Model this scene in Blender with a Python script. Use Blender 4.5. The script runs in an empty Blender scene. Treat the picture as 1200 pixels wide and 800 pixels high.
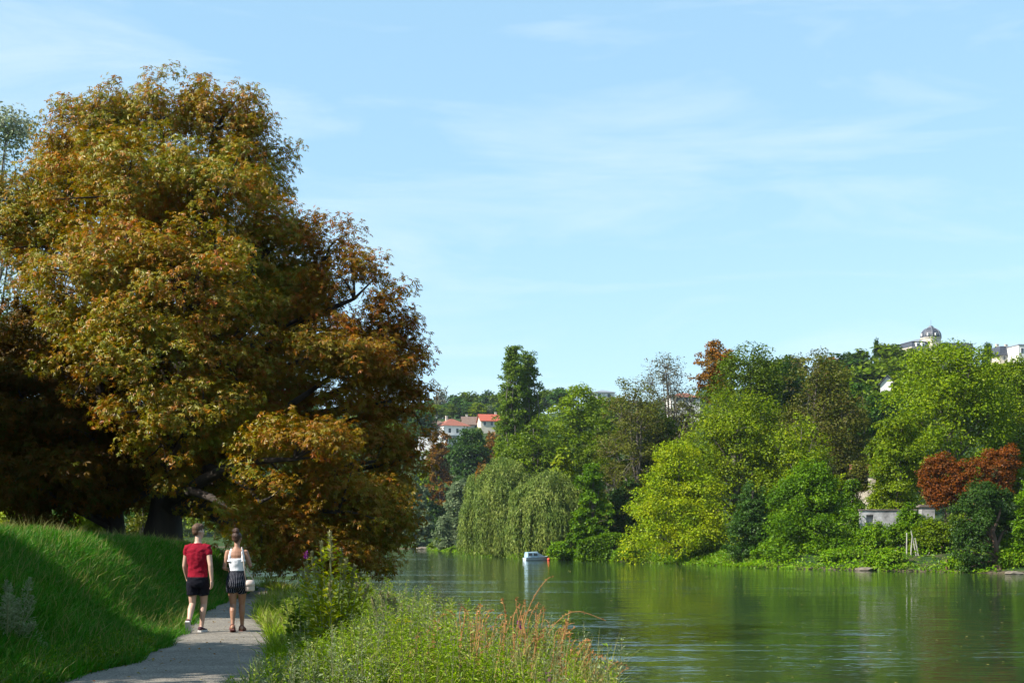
import bpy, bmesh, math, random
import numpy as np
from mathutils import Vector, Matrix
R = math.radians
scene = bpy.context.scene
COL = scene.collection
F, HZ, CZ = 1667.0, 625.0, 1.65          # focal length in photo pixels, horizon row, eye height
WATER_Z = -1.6

# ------------------------------------------------------------------ basic helpers
def link(name, me, parent=None, mat=None):
    o = bpy.data.objects.new(name, me)
    COL.objects.link(o)
    if parent is not None: o.parent = parent
    if mat is not None and me is not None: me.materials.append(mat)
    return o
def tag(o, label=None, cat=None, group=None, kind=None):
    if label: o['label'] = label
    if cat: o['category'] = cat
    if group: o['group'] = group
    if kind: o['kind'] = kind
    return o
def empty(name, loc=(0, 0, 0), rz=0.0):
    o = bpy.data.objects.new(name, None); COL.objects.link(o)
    o.empty_display_size = 0.3
    o.location = loc; o.rotation_euler = (0, 0, rz)
    return o
def quads(name, V, Q, mat_index=None, smooth=False):
    V = np.asarray(V, dtype=np.float32); Q = np.asarray(Q, dtype=np.int32)
    me = bpy.data.meshes.new(name)
    me.vertices.add(len(V)); me.vertices.foreach_set('co', V.ravel())
    me.loops.add(Q.size); me.loops.foreach_set('vertex_index', Q.ravel())
    me.polygons.add(len(Q))
    me.polygons.foreach_set('loop_start', np.arange(0, Q.size, 4, dtype=np.int32))
    me.polygons.foreach_set('loop_total', np.full(len(Q), 4, dtype=np.int32))
    if mat_index is not None: me.polygons.foreach_set('material_index', np.asarray(mat_index, dtype=np.int32))
    me.polygons.foreach_set('use_smooth', np.full(len(Q), bool(smooth)))
    me.update(calc_edges=True)
    return me
def cat_quads(parts):
    Vs, Qs, off = [], [], 0
    for V, Q in parts:
        Vs.append(V); Qs.append(np.asarray(Q) + off); off += len(V)
    return np.concatenate(Vs), np.concatenate(Qs)
def norm(a):
    return a / np.maximum(np.linalg.norm(a, axis=-1, keepdims=True), 1e-9)
def sstep(t):
    t = np.clip(t, 0, 1); return t * t * (3 - 2 * t)

class MB:
    """collects boxes, prisms and tubes into one mesh"""
    def __init__(s): s.v = []; s.f = []
    def add(s, vs, fs):
        o = len(s.v); s.v += [tuple(v) for v in vs]; s.f += [tuple(i + o for i in f) for f in fs]; return s
    def box(s, x0, x1, y0, y1, z0, z1):
        return s.add([(x0,y0,z0),(x1,y0,z0),(x1,y1,z0),(x0,y1,z0),(x0,y0,z1),(x1,y0,z1),(x1,y1,z1),(x0,y1,z1)],
                     [(0,3,2,1),(4,5,6,7),(0,1,5,4),(1,2,6,5),(2,3,7,6),(3,0,4,7)])
    def loft(s, rings, cap=True):
        n = len(rings[0]); o = len(s.v)
        for r in rings: s.v += [tuple(p) for p in r]
        for k in range(len(rings) - 1):
            for i in range(n):
                j = (i + 1) % n
                s.f.append((o+k*n+i, o+k*n+j, o+(k+1)*n+j, o+(k+1)*n+i))
        if cap:
            s.f.append(tuple(o + i for i in range(n))[::-1])
            s.f.append(tuple(o + (len(rings)-1)*n + i for i in range(n)))
        return s
    def tube(s, pts, rad, n=8):
        pts = [Vector(p) for p in pts]; rings = []
        if not hasattr(rad, '__len__'): rad = [rad] * len(pts)
        ref = Vector((0, 0, 1)) if abs((pts[-1]-pts[0]).normalized().z) < .9 else Vector((0, 1, 0))
        for i, p in enumerate(pts):
            d = (pts[min(i+1, len(pts)-1)] - pts[max(i-1, 0)]).normalized()
            a = d.cross(ref).normalized(); b = d.cross(a)
            rings.append([p + (a*math.cos(t) + b*math.sin(t)) * rad[i] for t in [2*math.pi*k/n for k in range(n)]])
        return s.loft(rings)
    def ellipsoid(s, c, r, n=12, m=8, rot=None):
        c = Vector(c); rings = []
        for k in range(m + 1):
            a = math.pi * (k + .02*(k == 0) - .02*(k == m)) / m
            ring = []
            for i in range(n):
                t = 2*math.pi*i/n
                p = Vector((r[0]*math.sin(a)*math.cos(t), r[1]*math.sin(a)*math.sin(t), -r[2]*math.cos(a)))
                if rot is not None: p = rot @ p
                ring.append(c + p)
            rings.append(ring)
        return s.loft(rings)
    def build(s, name, mat, parent=None, smooth=False, bevel=0):
        me = bpy.data.meshes.new(name); me.from_pydata(s.v, [], s.f)
        bm = bmesh.new(); bm.from_mesh(me)
        bmesh.ops.recalc_face_normals(bm, faces=bm.faces)
        if bevel: bmesh.ops.bevel(bm, geom=[e for e in bm.edges], offset=bevel, segments=1, affect='EDGES')
        bm.to_mesh(me); bm.free()
        if smooth:
            for p in me.polygons: p.use_smooth = True
        return link(name, me, parent, mat)
    def solid(s, name, mat, parent, voxel, smooth_iter=4, wrinkle=0.0):
        """fuse the closed pieces into one continuous skin"""
        me = bpy.data.meshes.new(name); me.from_pydata(s.v, [], s.f)
        bm = bmesh.new(); bm.from_mesh(me); bmesh.ops.recalc_face_normals(bm, faces=bm.faces); bm.to_mesh(me); bm.free()
        t = bpy.data.objects.new('tmp', me); COL.objects.link(t)
        m = t.modifiers.new('r', 'REMESH'); m.mode = 'VOXEL'; m.voxel_size = voxel
        m2 = t.modifiers.new('s', 'SMOOTH'); m2.factor = .5; m2.iterations = smooth_iter
        dg = bpy.context.evaluated_depsgraph_get(); dg.update()
        out = bpy.data.meshes.new_from_object(t.evaluated_get(dg))
        bpy.data.objects.remove(t); out.name = name
        out.materials.clear()
        if wrinkle:                                   # soft cloth folds
            from mathutils import noise as mn
            for v in out.vertices:
                c = v.co; k = mn.noise(Vector((c.x*9+c.z*5, c.y*9, c.z*17-c.x*6)))+.6*mn.noise(Vector((c.x*21, c.y*21-c.z*8, c.z*30+c.x*14)))
                v.co = c + v.normal*(wrinkle*k)
        for p in out.polygons: p.use_smooth = True
        return link(name, out, parent, mat)

# ------------------------------------------------------------------ materials
def new_mat(name):
    m = bpy.data.materials.new(name); m.use_nodes = True
    nt = m.node_tree; nt.nodes.clear()
    out = nt.nodes.new('ShaderNodeOutputMaterial')
    return m, nt, out
def ramp(nt, cols, pos=None, interp='LINEAR'):
    r = nt.nodes.new('ShaderNodeValToRGB'); e = r.color_ramp.elements; r.color_ramp.interpolation = interp
    n = len(cols); pos = pos or [i/(max(n-1, 1)) for i in range(n)]
    while len(e) < n: e.new(.5)
    for i in range(n): e[i].position = pos[i]; e[i].color = (*cols[i], 1)
    return r
def noise(nt, scale, detail=3, coord='Object', rough=.55, mapping=None):
    tc = nt.nodes.new('ShaderNodeTexCoord'); n = nt.nodes.new('ShaderNodeTexNoise')
    n.inputs['Scale'].default_value = scale; n.inputs['Detail'].default_value = detail
    n.inputs['Roughness'].default_value = rough
    if mapping:
        mp = nt.nodes.new('ShaderNodeMapping'); mp.inputs['Scale'].default_value = mapping
        nt.links.new(tc.outputs[coord], mp.inputs[0]); nt.links.new(mp.outputs[0], n.inputs['Vector'])
    else: nt.links.new(tc.outputs[coord], n.inputs['Vector'])
    return n
def mixrgb(nt, a, b, fac, mode='MIX'):
    m = nt.nodes.new('ShaderNodeMix'); m.data_type = 'RGBA'; m.blend_type = mode
    for sock, val in ((m.inputs[0], fac), (m.inputs[6], a), (m.inputs[7], b)):
        if hasattr(val, 'is_output'): nt.links.new(val, sock)
        elif isinstance(val, (int, float)): sock.default_value = val
        else: sock.default_value = (*val, 1)
    return m.outputs[2]
def leaf_mat(name, cols, patch=None, patch_scale=.35, patch_pos=(.42, .6), trans=.35, gloss=.012):
    """leaf colour differs from leaf to leaf (per island) and from bough to bough (soft noise)"""
    m, nt, out = new_mat(name)
    g = nt.nodes.new('ShaderNodeNewGeometry'); rp = ramp(nt, cols)
    nt.links.new(g.outputs['Random Per Island'], rp.inputs[0]); col = rp.outputs[0]
    if patch:
        rp2 = ramp(nt, patch); nt.links.new(g.outputs['Random Per Island'], rp2.inputs[0])
        n = noise(nt, patch_scale, 3); rr = ramp(nt, [(0,0,0),(1,1,1)], list(patch_pos)); nt.links.new(n.outputs[0], rr.inputs[0])
        col = mixrgb(nt, col, rp2.outputs[0], rr.outputs[0])
    oi = nt.nodes.new('ShaderNodeObjectInfo')
    hs = nt.nodes.new('ShaderNodeHueSaturation')
    mr = nt.nodes.new('ShaderNodeMapRange'); mr.inputs[3].default_value = .92; mr.inputs[4].default_value = 1.25
    hs.inputs['Saturation'].default_value = 1.12; nt.links.new(oi.outputs['Random'], mr.inputs[0]); nt.links.new(mr.outputs[0], hs.inputs['Value']); nt.links.new(col, hs.inputs['Color'])
    col = hs.outputs[0]
    d = nt.nodes.new('ShaderNodeBsdfDiffuse'); t = nt.nodes.new('ShaderNodeBsdfTranslucent')
    gl = nt.nodes.new('ShaderNodeBsdfGlossy'); gl.inputs['Roughness'].default_value = .45
    nt.links.new(col, d.inputs[0]); nt.links.new(col, t.inputs[0])
    mx = nt.nodes.new('ShaderNodeMixShader'); mx.inputs[0].default_value = trans
    nt.links.new(d.outputs[0], mx.inputs[1]); nt.links.new(t.outputs[0], mx.inputs[2])
    mg = nt.nodes.new('ShaderNodeMixShader'); mg.inputs[0].default_value = gloss
    nt.links.new(mx.outputs[0], mg.inputs[1]); nt.links.new(gl.outputs[0], mg.inputs[2])
    nt.links.new(mg.outputs[0], out.inputs[0])
    return m
def solid_mat(name, c1, c2=None, scale=3, rough=.8, bump=0, bscale=None, mapping=None, metallic=0, detail=4, spec=.3):
    m, nt, out = new_mat(name)
    p = nt.nodes.new('ShaderNodeBsdfPrincipled'); p.inputs['Roughness'].default_value = rough
    p.inputs['Metallic'].default_value = metallic; p.inputs['Specular IOR Level'].default_value = spec
    n = noise(nt, scale, detail, mapping=mapping)
    rp = ramp(nt, [c1, c2 or c1], [.32, .68]); nt.links.new(n.outputs[0], rp.inputs[0]); nt.links.new(rp.outputs[0], p.inputs['Base Color'])
    if bump:
        b = nt.nodes.new('ShaderNodeBump'); b.inputs['Strength'].default_value = bump; b.inputs['Distance'].default_value = .02
        n2 = noise(nt, bscale or scale*4, 4, mapping=mapping); nt.links.new(n2.outputs[0], b.inputs['Height']); nt.links.new(b.outputs[0], p.inputs['Normal'])
    nt.links.new(p.outputs[0], out.inputs[0])
    return m
M = {}
# chestnut with browning leaves
M['chestnut'] = leaf_mat('chestnut_leaves', [(.17,.145,.005),(.215,.16,.005),(.25,.145,.006),(.30,.11,.007),(.27,.06,.007)],
                         [(.105,.125,.005),(.15,.155,.006),(.20,.175,.007),(.24,.155,.007),(.28,.115,.008)], .30, (.34,.60), .30, .03)
M['chestnut_rust'] = leaf_mat('chestnut_rusty_leaves', [(.19,.125,.006),(.23,.125,.006),(.27,.115,.007),(.31,.09,.008),(.25,.055,.008)], [(.13,.125,.006),(.18,.145,.007),(.22,.14,.008),(.27,.10,.008)], .35, (.34,.60), .30, .02)
M['chestnut_shade'] = leaf_mat('chestnut_shaded_brown_leaves', [(.06,.042,.005),(.09,.042,.005),(.045,.05,.005),(.12,.045,.006)], None, trans=.2)  # browner leaves, with the shade of the low boughs darkened into the colour
def lm(key, *a, **k): M[key] = leaf_mat(key + '_leaves', *a, **k)
lm('mid',    [(0.060,0.099,0.0081),(0.083,0.130,0.0090),(0.109,0.156,0.0108),(0.138,0.182,0.0135)], [(0.046,0.081,0.0081),(0.067,0.108,0.0090),(0.092,0.132,0.0108)], patch_scale=.22)
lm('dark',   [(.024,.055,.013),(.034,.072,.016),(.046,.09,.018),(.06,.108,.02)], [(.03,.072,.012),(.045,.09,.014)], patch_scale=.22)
lm('bright', [(0.084,0.138,0.0063),(0.118,0.175,0.0081),(0.157,0.211,0.0099),(0.190,0.232,0.0126)], [(0.073,0.127,0.0072),(0.106,0.167,0.0090),(0.146,0.194,0.0108)], patch_scale=.25)
lm('lime',   [(.17,.225,.006),(.22,.275,.007),(.27,.31,.009),(.31,.32,.011)], [(.12,.20,.006),(.17,.25,.008),(.23,.29,.009)])
lm('yellowgreen', [(0.112,0.171,0.0072),(0.151,0.209,0.0081),(0.190,0.242,0.0090),(0.224,0.253,0.0099)], [(0.078,0.132,0.0081),(0.106,0.165,0.0090),(0.146,0.187,0.0099)])
lm('olive',  [(0.074,0.088,0.0140),(0.095,0.110,0.0160),(0.116,0.138,0.0200),(0.121,0.110,0.0250)], [(0.105,0.079,0.0240),(0.089,0.083,0.0200),(0.074,0.105,0.0160)])
lm('silver', [(0.121,0.165,0.0893),(0.154,0.198,0.1050),(0.187,0.226,0.1208),(0.220,0.253,0.1365)], [(0.094,0.138,0.0630),(0.132,0.171,0.0840)])
lm('weeping', [(0.126,0.166,0.0414),(0.159,0.199,0.0517),(0.198,0.232,0.0633),(0.231,0.255,0.0805)], [(0.091,0.138,0.0345),(0.135,0.175,0.0460)])
lm('poplar', [(.08,.135,.018),(.105,.165,.022),(.13,.19,.027),(.16,.21,.032)], [(.06,.11,.017),(.09,.145,.022)])
lm('rust',   [(0.147,0.066,0.0154),(0.193,0.083,0.0176),(0.230,0.094,0.0220),(0.156,0.099,0.0220)], [(0.092,0.077,0.0154),(0.156,0.083,0.0176)])
lm('copper', [(0.124,0.043,0.0165),(0.169,0.056,0.0198),(0.215,0.069,0.0242),(0.221,0.094,0.0264)], [(0.104,0.050,0.0165),(0.169,0.056,0.0176)], patch_scale=.8)
lm('greybare', [(.13,.12,.095),(.15,.14,.11),(.12,.13,.08),(.17,.155,.12)], [(.10,.11,.06)]*2)
lm('ivy',    [(0.056,0.123,0.0072),(0.081,0.162,0.0090),(0.112,0.196,0.0117),(0.144,0.224,0.0144)], [(0.043,0.095,0.0081),(0.069,0.134,0.0099)], patch_scale=.5)
lm('scrub',  [(0.077,0.168,0.0140),(0.110,0.210,0.0180),(0.143,0.236,0.0200),(0.171,0.252,0.0300)], [(0.061,0.131,0.0140),(0.094,0.158,0.0200),(0.132,0.173,0.0300)], patch_scale=.5)
lm('palewillow', [(.22,.25,.16),(.26,.28,.19),(.28,.29,.21)], [(.15,.21,.10)]*2)
lm('grass',  [(.022,.105,.012),(.034,.132,.014),(.048,.16,.017),(.07,.175,.02),(.13,.165,.045)], [(.03,.11,.016),(.046,.138,.02),(.075,.155,.028)], patch_scale=.5, trans=.3)
lm('drygrass', [(.17,.17,.05),(.22,.20,.07),(.12,.15,.04),(.26,.23,.10)], None, trans=.3)
lm('weed',   [(0.108,0.179,0.0225),(0.156,0.230,0.0300),(0.204,0.269,0.0400),(0.252,0.286,0.0625),(0.300,0.291,0.1125)], [(0.096,0.168,0.0150),(0.144,0.224,0.0200),(0.192,0.258,0.0300)], patch_scale=.9, trans=.35)
lm('mugwort',[(0.172,0.213,0.1100),(0.218,0.252,0.1375),(0.265,0.286,0.1650),(0.161,0.207,0.0880)], None, trans=.3)
lm('tallweed', [(0.204,0.253,0.0256),(0.276,0.310,0.0320),(0.324,0.310,0.0384),(0.156,0.218,0.0320)], None, trans=.4)
lm('seedhead', [(.20,.19,.10),(.25,.23,.13),(.16,.17,.07)], None, trans=.3)
lm('redstalk', [(.24,.115,.05),(.30,.16,.075),(.34,.20,.10),(.21,.085,.045)], None, trans=.1)
lm('purple', [(.25,.03,.22),(.30,.05,.28)], None)
lm('yellowflower', [(.45,.36,.02),(.5,.4,.03)], None)
M['bark'] = solid_mat('chestnut_bark', (.026,.020,.016), (.062,.048,.038), 2.2, .9, .9, 7, (1,1,.25))
M['barkgrey'] = solid_mat('grey_bark', (.06,.05,.04), (.14,.12,.10), 1.5, .9, .6, 4, (1,1,.3))
M['barkbrown'] = solid_mat('brown_bark', (.085,.050,.032), (.15,.092,.06), 1.5, .9, .6, 4, (1,1,.3))
M['stem'] = solid_mat('green_stem', (.16,.18,.06), (.27,.25,.12), 6, .7)
M['redstem'] = solid_mat('red_stem', (.20,.075,.045), (.28,.13,.07), 6, .7)

# ------------------------------------------------------------------ plan of the place
NEAR = np.array([(40,-140),(16,-60),(7,-20),(3.5,5),(2.7,14),(1.4,18.5),(-.3,22.5),(-2.0,28),(-3.6,35),(-4.9,41),(-8,50),(-14,60),(-30,90),(-60,140),(-150,250),(-340,350),(-900,470),(-2600,700)], float)
FAR = np.array([(420,-190),(200,10),(120,66),(70,96),(41,115),(24,133),(15,162),(3,178),(-4,212),(-18,300),(-80,350),(-220,425),(-600,540),(-2600,900)], float)
LE_Y = np.array([-60, 5, 12, 15.7, 18, 21, 24, 29, 34, 41, 50, 62, 90]); LE_X = np.array([-5.0,-5.2,-5.15,-5.05,-4.85,-5.1,-5.55,-6.4,-6.9,-7.5,-10.9,-17.6,-33.5])
RE_X = LE_X + np.interp(LE_Y, [-60, 15.7, 19, 24, 30, 41, 90], [2.4, 2.3, 1.65, 1.45, 1.15, .85, 1.0])
def sdist(poly, x, y):
    """signed distance to a polyline, positive on its left"""
    x = np.asarray(x, float); y = np.asarray(y, float)
    best = np.full(x.shape, 1e18); sg = np.ones(x.shape)
    for (ax, ay), (bx, by) in zip(poly[:-1], poly[1:]):
        dx, dy = bx-ax, by-ay; L2 = dx*dx+dy*dy
        t = np.clip(((x-ax)*dx+(y-ay)*dy)/L2, 0, 1)
        d2 = (x-ax-t*dx)**2+(y-ay-t*dy)**2
        c = dx*(y-ay)-dy*(x-ax)
        m = d2 < best - 1e-9
        best = np.where(m, d2, best); sg = np.where(m, np.sign(c), sg)
    return np.sqrt(best)*sg
def ground_z(x, y):
    x = np.asarray(x, float); y = np.asarray(y, float)
    t = sdist(NEAR, x, y)                     # > 0 on the near land
    s = -sdist(FAR, x, y)                     # > 0 beyond the far shore
    z = np.where(t > 0, -1.7 + 1.7*sstep(t/1.7), np.maximum(-1.7 + .5*t, -4.2))
    m = np.interp(y, LE_Y, LE_X) - x
    P = np.interp(y, [-40, 5, 22, 34, 42, 60, 100], [1.62, 1.62, 1.62, 1.32, 1.05, .7, .4])
    wd = np.interp(y, [20, 28, 34], [2.7, 2.0, 1.05])
    mound = P*sstep((m-.05)/wd) - .5*sstep((m-3.5)/8)
    z = np.where(t > 0, z + np.where(m > 0, mound, 0), z)
    hill = np.where(s < 0, np.maximum(-1.7 + .5*s, -4.2), -1.7 + 1.5*sstep(s/5) + 2.4*sstep((s-3)/30) + 54*np.interp(x, [0, 90], [.84, 1.0])*sstep((s-15)/225))
    hill = hill + np.where(s > 60, 1.6*np.sin(x/37+y/61)*np.clip((s-60)/100, 0, 1), 0)
    return np.where(s > t, hill, z) if True else z
def gz(x, y): return float(ground_z(np.array([x]), np.array([y]))[0])
def PX(px, d): return (px - 600)/F*d
def PZ(py, d): return CZ - (py - HZ)/F*d

# ------------------------------------------------------------------ foliage
def leaves(P, N, D, L, W, fold=.12, mid=.45):
    """one folded diamond per leaf: P base, N normal, D axis"""
    D = norm(D - N*np.sum(D*N, -1, keepdims=True)); S = np.cross(N, D)
    L = np.reshape(L, (-1, 1)); W = np.reshape(W, (-1, 1))
    a = P; b = P + D*L*mid + S*W*.5 + N*fold*L; c = P + D*L; e = P + D*L*mid - S*W*.5 + N*fold*L
    V = np.stack([a, b, c, e], 1).reshape(-1, 3)
    return V, np.arange(len(V)).reshape(-1, 4)
def palmate(P, N, D, L, rng):
    """horse chestnut leaf: five drooping leaflets from one point"""
    D = norm(D - N*np.sum(D*N, -1, keepdims=True)); S = np.cross(N, D); n = len(P); L = np.reshape(L, (-1, 1))
    Vs = [P[:, None, :]]; Q = []; base = np.arange(n)*16
    for k, (ang, ln) in enumerate(zip((-105, -52, 0, 52, 105), (.62, .88, 1, .88, .62))):
        a = R(ang) + rng.uniform(-.12, .12, (n, 1)); dr = rng.uniform(.15, .6, (n, 1))
        d = norm(D*np.cos(a) + S*np.sin(a) - N*dr); s = norm(np.cross(N, d)); l = L*ln
        Vs.append(np.stack([P + d*l*.62 + s*l*.17, P + d*l - N*l*.12, P + d*l*.62 - s*l*.17], 1))
        o = 1 + 3*k
        Q.append(np.stack([base, base+o, base+o+1, base+o+2], 1))
    return np.concatenate(Vs, 1).reshape(-1, 3), np.concatenate(Q)
def sph(rng, n):
    v = rng.normal(size=(n, 3)); return norm(v)
def clump_points(lobes, n, rng, nclump, rc, shell=(.55, 1.0), low=.35, squash=.6):
    """leaf positions gathered in twig clumps spread over the lobes -> P, outward, clump centres"""
    lobes = np.asarray(lobes, float)
    area = (lobes[:, 3]*lobes[:, 4]+lobes[:, 4]*lobes[:, 5]+lobes[:, 3]*lobes[:, 5]); pr = area/area.sum()
    li = rng.choice(len(lobes), nclump, p=pr)
    dirs = sph(rng, nclump)
    dn = (dirs[:, 2] < -.25) & (rng.random(nclump) > low); dirs[dn, 2] *= -1
    rr = rng.uniform(shell[0]**2, shell[1]**2, nclump)**.5
    C = lobes[li, :3] + dirs*rr[:, None]*lobes[li, 3:6]
    rcl = rc*rng.uniform(.6, 1.35, nclump)
    ci = rng.choice(nclump, n, p=rcl**2/np.sum(rcl**2))
    d2 = sph(rng, n); u = rng.random(n)**.4
    off = d2*u[:, None]*rcl[ci, None]; off[:, 2] *= squash
    out = norm(dirs[ci]*.55 + d2*.6)
    return C[ci] + off, out, C
def crown_mesh(name, lobes, n, leaf, rng, nclump, rc, up=.55, droop=.3, kind='leaf', shell=(.55, 1.0), low=.35, width=.62, jit=.55, squash=.6):
    P, out, C = clump_points(lobes, n, rng, nclump, rc, shell, low, squash)
    N = norm(out*.75 + np.array([0, 0, up]) + rng.normal(size=P.shape)*jit)
    D = rng.normal(size=P.shape) + out*.5; D[:, 2] -= droop
    L = leaf*rng.uniform(.65, 1.35, len(P))
    if kind == 'palm': V, Q = palmate(P, N, D, L, rng)
    else: V, Q = leaves(P, N, D, L, L*width)
    return V, Q, C
def tubes(paths, n=7):
    parts = []
    for pts, rad in paths:
        pts = np.asarray(pts, float); rad = np.asarray(rad, float)
        d = np.gradient(pts, axis=0); d = norm(d)
        ref = np.tile(np.array([[0.31, .95, .05]]), (len(pts), 1)); a = norm(np.cross(d, ref)); b = np.cross(d, a)
        t = np.arange(n)*2*math.pi/n
        V = pts[:, None, :] + (a[:, None, :]*np.cos(t)[None, :, None] + b[:, None, :]*np.sin(t)[None, :, None])*rad[:, None, None]
        k = len(pts); i = np.arange(n); j = (i+1) % n
        Q = [np.stack([r*n+i, r*n+j, (r+1)*n+j, (r+1)*n+i], 1) for r in range(k-1)]
        parts.append((V.reshape(-1, 3), np.concatenate(Q)))
    return cat_quads(parts)
def bend(a, b, rng, k=6, wob=.08, sag=0.0):
    a = np.asarray(a, float); b = np.asarray(b, float); t = np.linspace(0, 1, k)[:, None]
    L = np.linalg.norm(b-a); w = rng.normal(size=3)*wob*L
    p = a + (b-a)*t + w*np.sin(math.pi*t); p[:, 2] += sag*L*np.sin(math.pi*t[:, 0])
    return p
def limb_paths(base, top, r0, lobes, C, rng, twigs=40, wob=.06, rtop=.25, flare=1.5):
    """trunk, one limb to each lobe, twigs to some clumps"""
    base = np.asarray(base, float); top = np.asarray(top, float); out = []
    tr = bend(base, top, rng, 9, .03); h = np.linspace(0, 1, 9)
    rad = r0*((1-h)*(1-rtop)+rtop); rad[0] *= flare; rad[1] *= 1.1
    out.append((tr, rad))
    H = top[2]-base[2]; limbs = []
    for lb in np.asarray(lobes, float):
        c = lb[:3]; f = np.clip((c[2]-base[2])/H*.55, .16, .9); i = f*8; k = int(i); w = i-k
        s = tr[k]*(1-w) + tr[min(k+1, 8)]*w
        p = bend(s, c, rng, 7, wob, .06); r = np.linspace(r0*.42, r0*.09, 7)
        out.append((p, r)); limbs.append(p)
    if limbs and twigs and C is not None:
        A = np.concatenate([p[2:] for p in limbs])
        for c in C[rng.choice(len(C), min(twigs, len(C)), replace=False)]:
            k = np.argmin(np.sum((A-c)**2, 1)); out.append((bend(A[k], c, rng, 4, .08), np.linspace(r0*.085, r0*.02, 4)))
    return out
def envelope(w, dp, z0, z1, rng, n=11, shape='round', lr=.30):
    """lobes filling an uneven crown envelope, local coordinates"""
    lob = []; h = z1-z0
    for k in range(n):
        f = max((k+.5)/n + rng.uniform(-.06, .06), 0.0)
        if shape == 'round': pr = math.sin(math.pi*min(max(.18+.72*f, 0), 1))**.7
        elif shape == 'spire': pr = min(1, 1.12*(1-f)**.62+.10)
        elif shape == 'cone': pr = (1-f)*.9+.12
        elif shape == 'dome': pr = math.sqrt(max(1-f**2.2, .04))
        elif shape == 'column': pr = min(1, .55+1.6*f*(1-f))
        a = k*2.4 + rng.uniform(-.5, .5); r = lr*rng.uniform(.72, 1.25)
        q = max(pr - r*1.25, .04)*rng.uniform(.62, 1.05); rw = r*.72
        rz = min(r*w*.72, h*.26)
        lob.append((math.cos(a)*q*w/2, math.sin(a)*q*dp/2, z0 + rz*.75 + (h-1.65*rz)*min(max(f, 0), 1), rw*w, rw*dp, rz))
    lob.append((0, 0, z0+h*.5, w*.26, dp*.26, h*.33))
    return np.array(lob)
SKY_TINT, SKY_STR, SUN_E, EXPO = (1.12, 1.12, .98), .105, 5.0, 1.15
# ------------------------------------------------------------------ ground, path, water
def grid_mesh(name, xs, ys, zf):
    X, Y = np.meshgrid(xs, ys); Z = zf(X, Y)
    V = np.stack([X, Y, Z], -1).reshape(-1, 3); nx = len(xs)
    i = (np.arange(len(ys)-1)[:, None]*nx + np.arange(nx-1)[None, :]).ravel()
    return quads(name, V, np.stack([i, i+1, i+nx+1, i+nx], 1), smooth=True)
def steps(*segs):
    out = [np.arange(a, b, st) for a, b, st in segs]; return np.concatenate(out + [[segs[-1][1]]])
xs = steps((-2500,-700,150),(-700,-260,40),(-260,-70,8),(-70,-16,2.5),(-16,8,.3),(8,70,2.5),(70,240,8),(240,700,40),(700,2500,150))
ys = steps((-300,-40,20),(-40,5,3),(5,50,.4),(50,90,2),(90,320,2.5),(320,800,8),(800,3000,120))
m, nt, out = new_mat('earth_and_turf')
p = nt.nodes.new('ShaderNodeBsdfPrincipled'); p.inputs['Roughness'].default_value = .95; p.inputs['Specular IOR Level'].default_value = .1
n1 = noise(nt, .6, 6); r1 = ramp(nt, [(.016,.032,.008),(.022,.048,.010),(.04,.045,.018),(.06,.05,.03)], [.3,.5,.62,.72])
nt.links.new(n1.outputs[0], r1.inputs[0])
gp = nt.nodes.new('ShaderNodeNewGeometry'); sz = nt.nodes.new('ShaderNodeSeparateXYZ'); nt.links.new(gp.outputs['Position'], sz.inputs[0])
mz = nt.nodes.new('ShaderNodeMapRange'); mz.inputs[1].default_value = -1.3; mz.inputs[2].default_value = -1.5; nt.links.new(sz.outputs[2], mz.inputs[0])
nt.links.new(mixrgb(nt, r1.outputs[0], (.075,.062,.04), mz.outputs[0]), p.inputs['Base Color'])
b = nt.nodes.new('ShaderNodeBump'); b.inputs['Strength'].default_value = .8; n2 = noise(nt, 9, 5); nt.links.new(n2.outputs[0], b.inputs['Height']); nt.links.new(b.outputs[0], p.inputs['Normal'])
nt.links.new(p.outputs[0], out.inputs[0]); M['earth'] = m
g = link('ground', grid_mesh('ground', xs, ys, ground_z), None, M['earth']); tag(g, kind='structure')

# gravel path
py_ = np.concatenate([np.arange(-40, 8, 2), np.arange(8, 62, .25)]); u = np.linspace(0, 1, 9)
le = np.interp(py_, LE_Y, LE_X) - .06; re = np.interp(py_, LE_Y, RE_X)
w1 = .07*np.sin(py_*2.1)+.05*np.sin(py_*4.7+1)+.03*np.sin(py_*9.3)
Xp = le[:, None] + (re-le+w1)[:, None]*u[None, :] + (w1[::-1]*.6)[:, None]*(1-u)[None, :]; Yp = np.repeat(py_[:, None], 9, 1)
Zp = np.maximum(ground_z(Xp, Yp), -.2)*0 + .025 - .02*np.abs(u*2-1)[None, :]**4 + np.where(Yp > 46, ground_z(Xp, Yp), 0)
V = np.stack([Xp, Yp, Zp], -1).reshape(-1, 3); i = (np.arange(len(py_)-1)[:, None]*9+np.arange(8)[None, :]).ravel()
m, nt, out = new_mat('path_gravel')
p = nt.nodes.new('ShaderNodeBsdfPrincipled'); p.inputs['Roughness'].default_value = .9; p.inputs['Specular IOR Level'].default_value = .2
n1 = noise(nt, 1.3, 6); r1 = ramp(nt, [(.14,.127,.108),(.172,.156,.134),(.205,.187,.16)], [.35,.52,.66]); nt.links.new(n1.outputs[0], r1.inputs[0])
v = nt.nodes.new('ShaderNodeTexVoronoi'); v.inputs['Scale'].default_value = 55; tc = nt.nodes.new('ShaderNodeTexCoord'); nt.links.new(tc.outputs['Object'], v.inputs['Vector'])
hs = nt.nodes.new('ShaderNodeSeparateColor'); nt.links.new(v.outputs['Color'], hs.inputs[0])
r2 = ramp(nt, [(.45,.43,.41),(1,1,1),(1.5,1.45,1.35)], [0,.5,1]); nt.links.new(hs.outputs[0], r2.inputs[0])
c = mixrgb(nt, r1.outputs[0], r2.outputs[0], .85, 'MULTIPLY'); nt.links.new(c, p.inputs['Base Color'])
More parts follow.
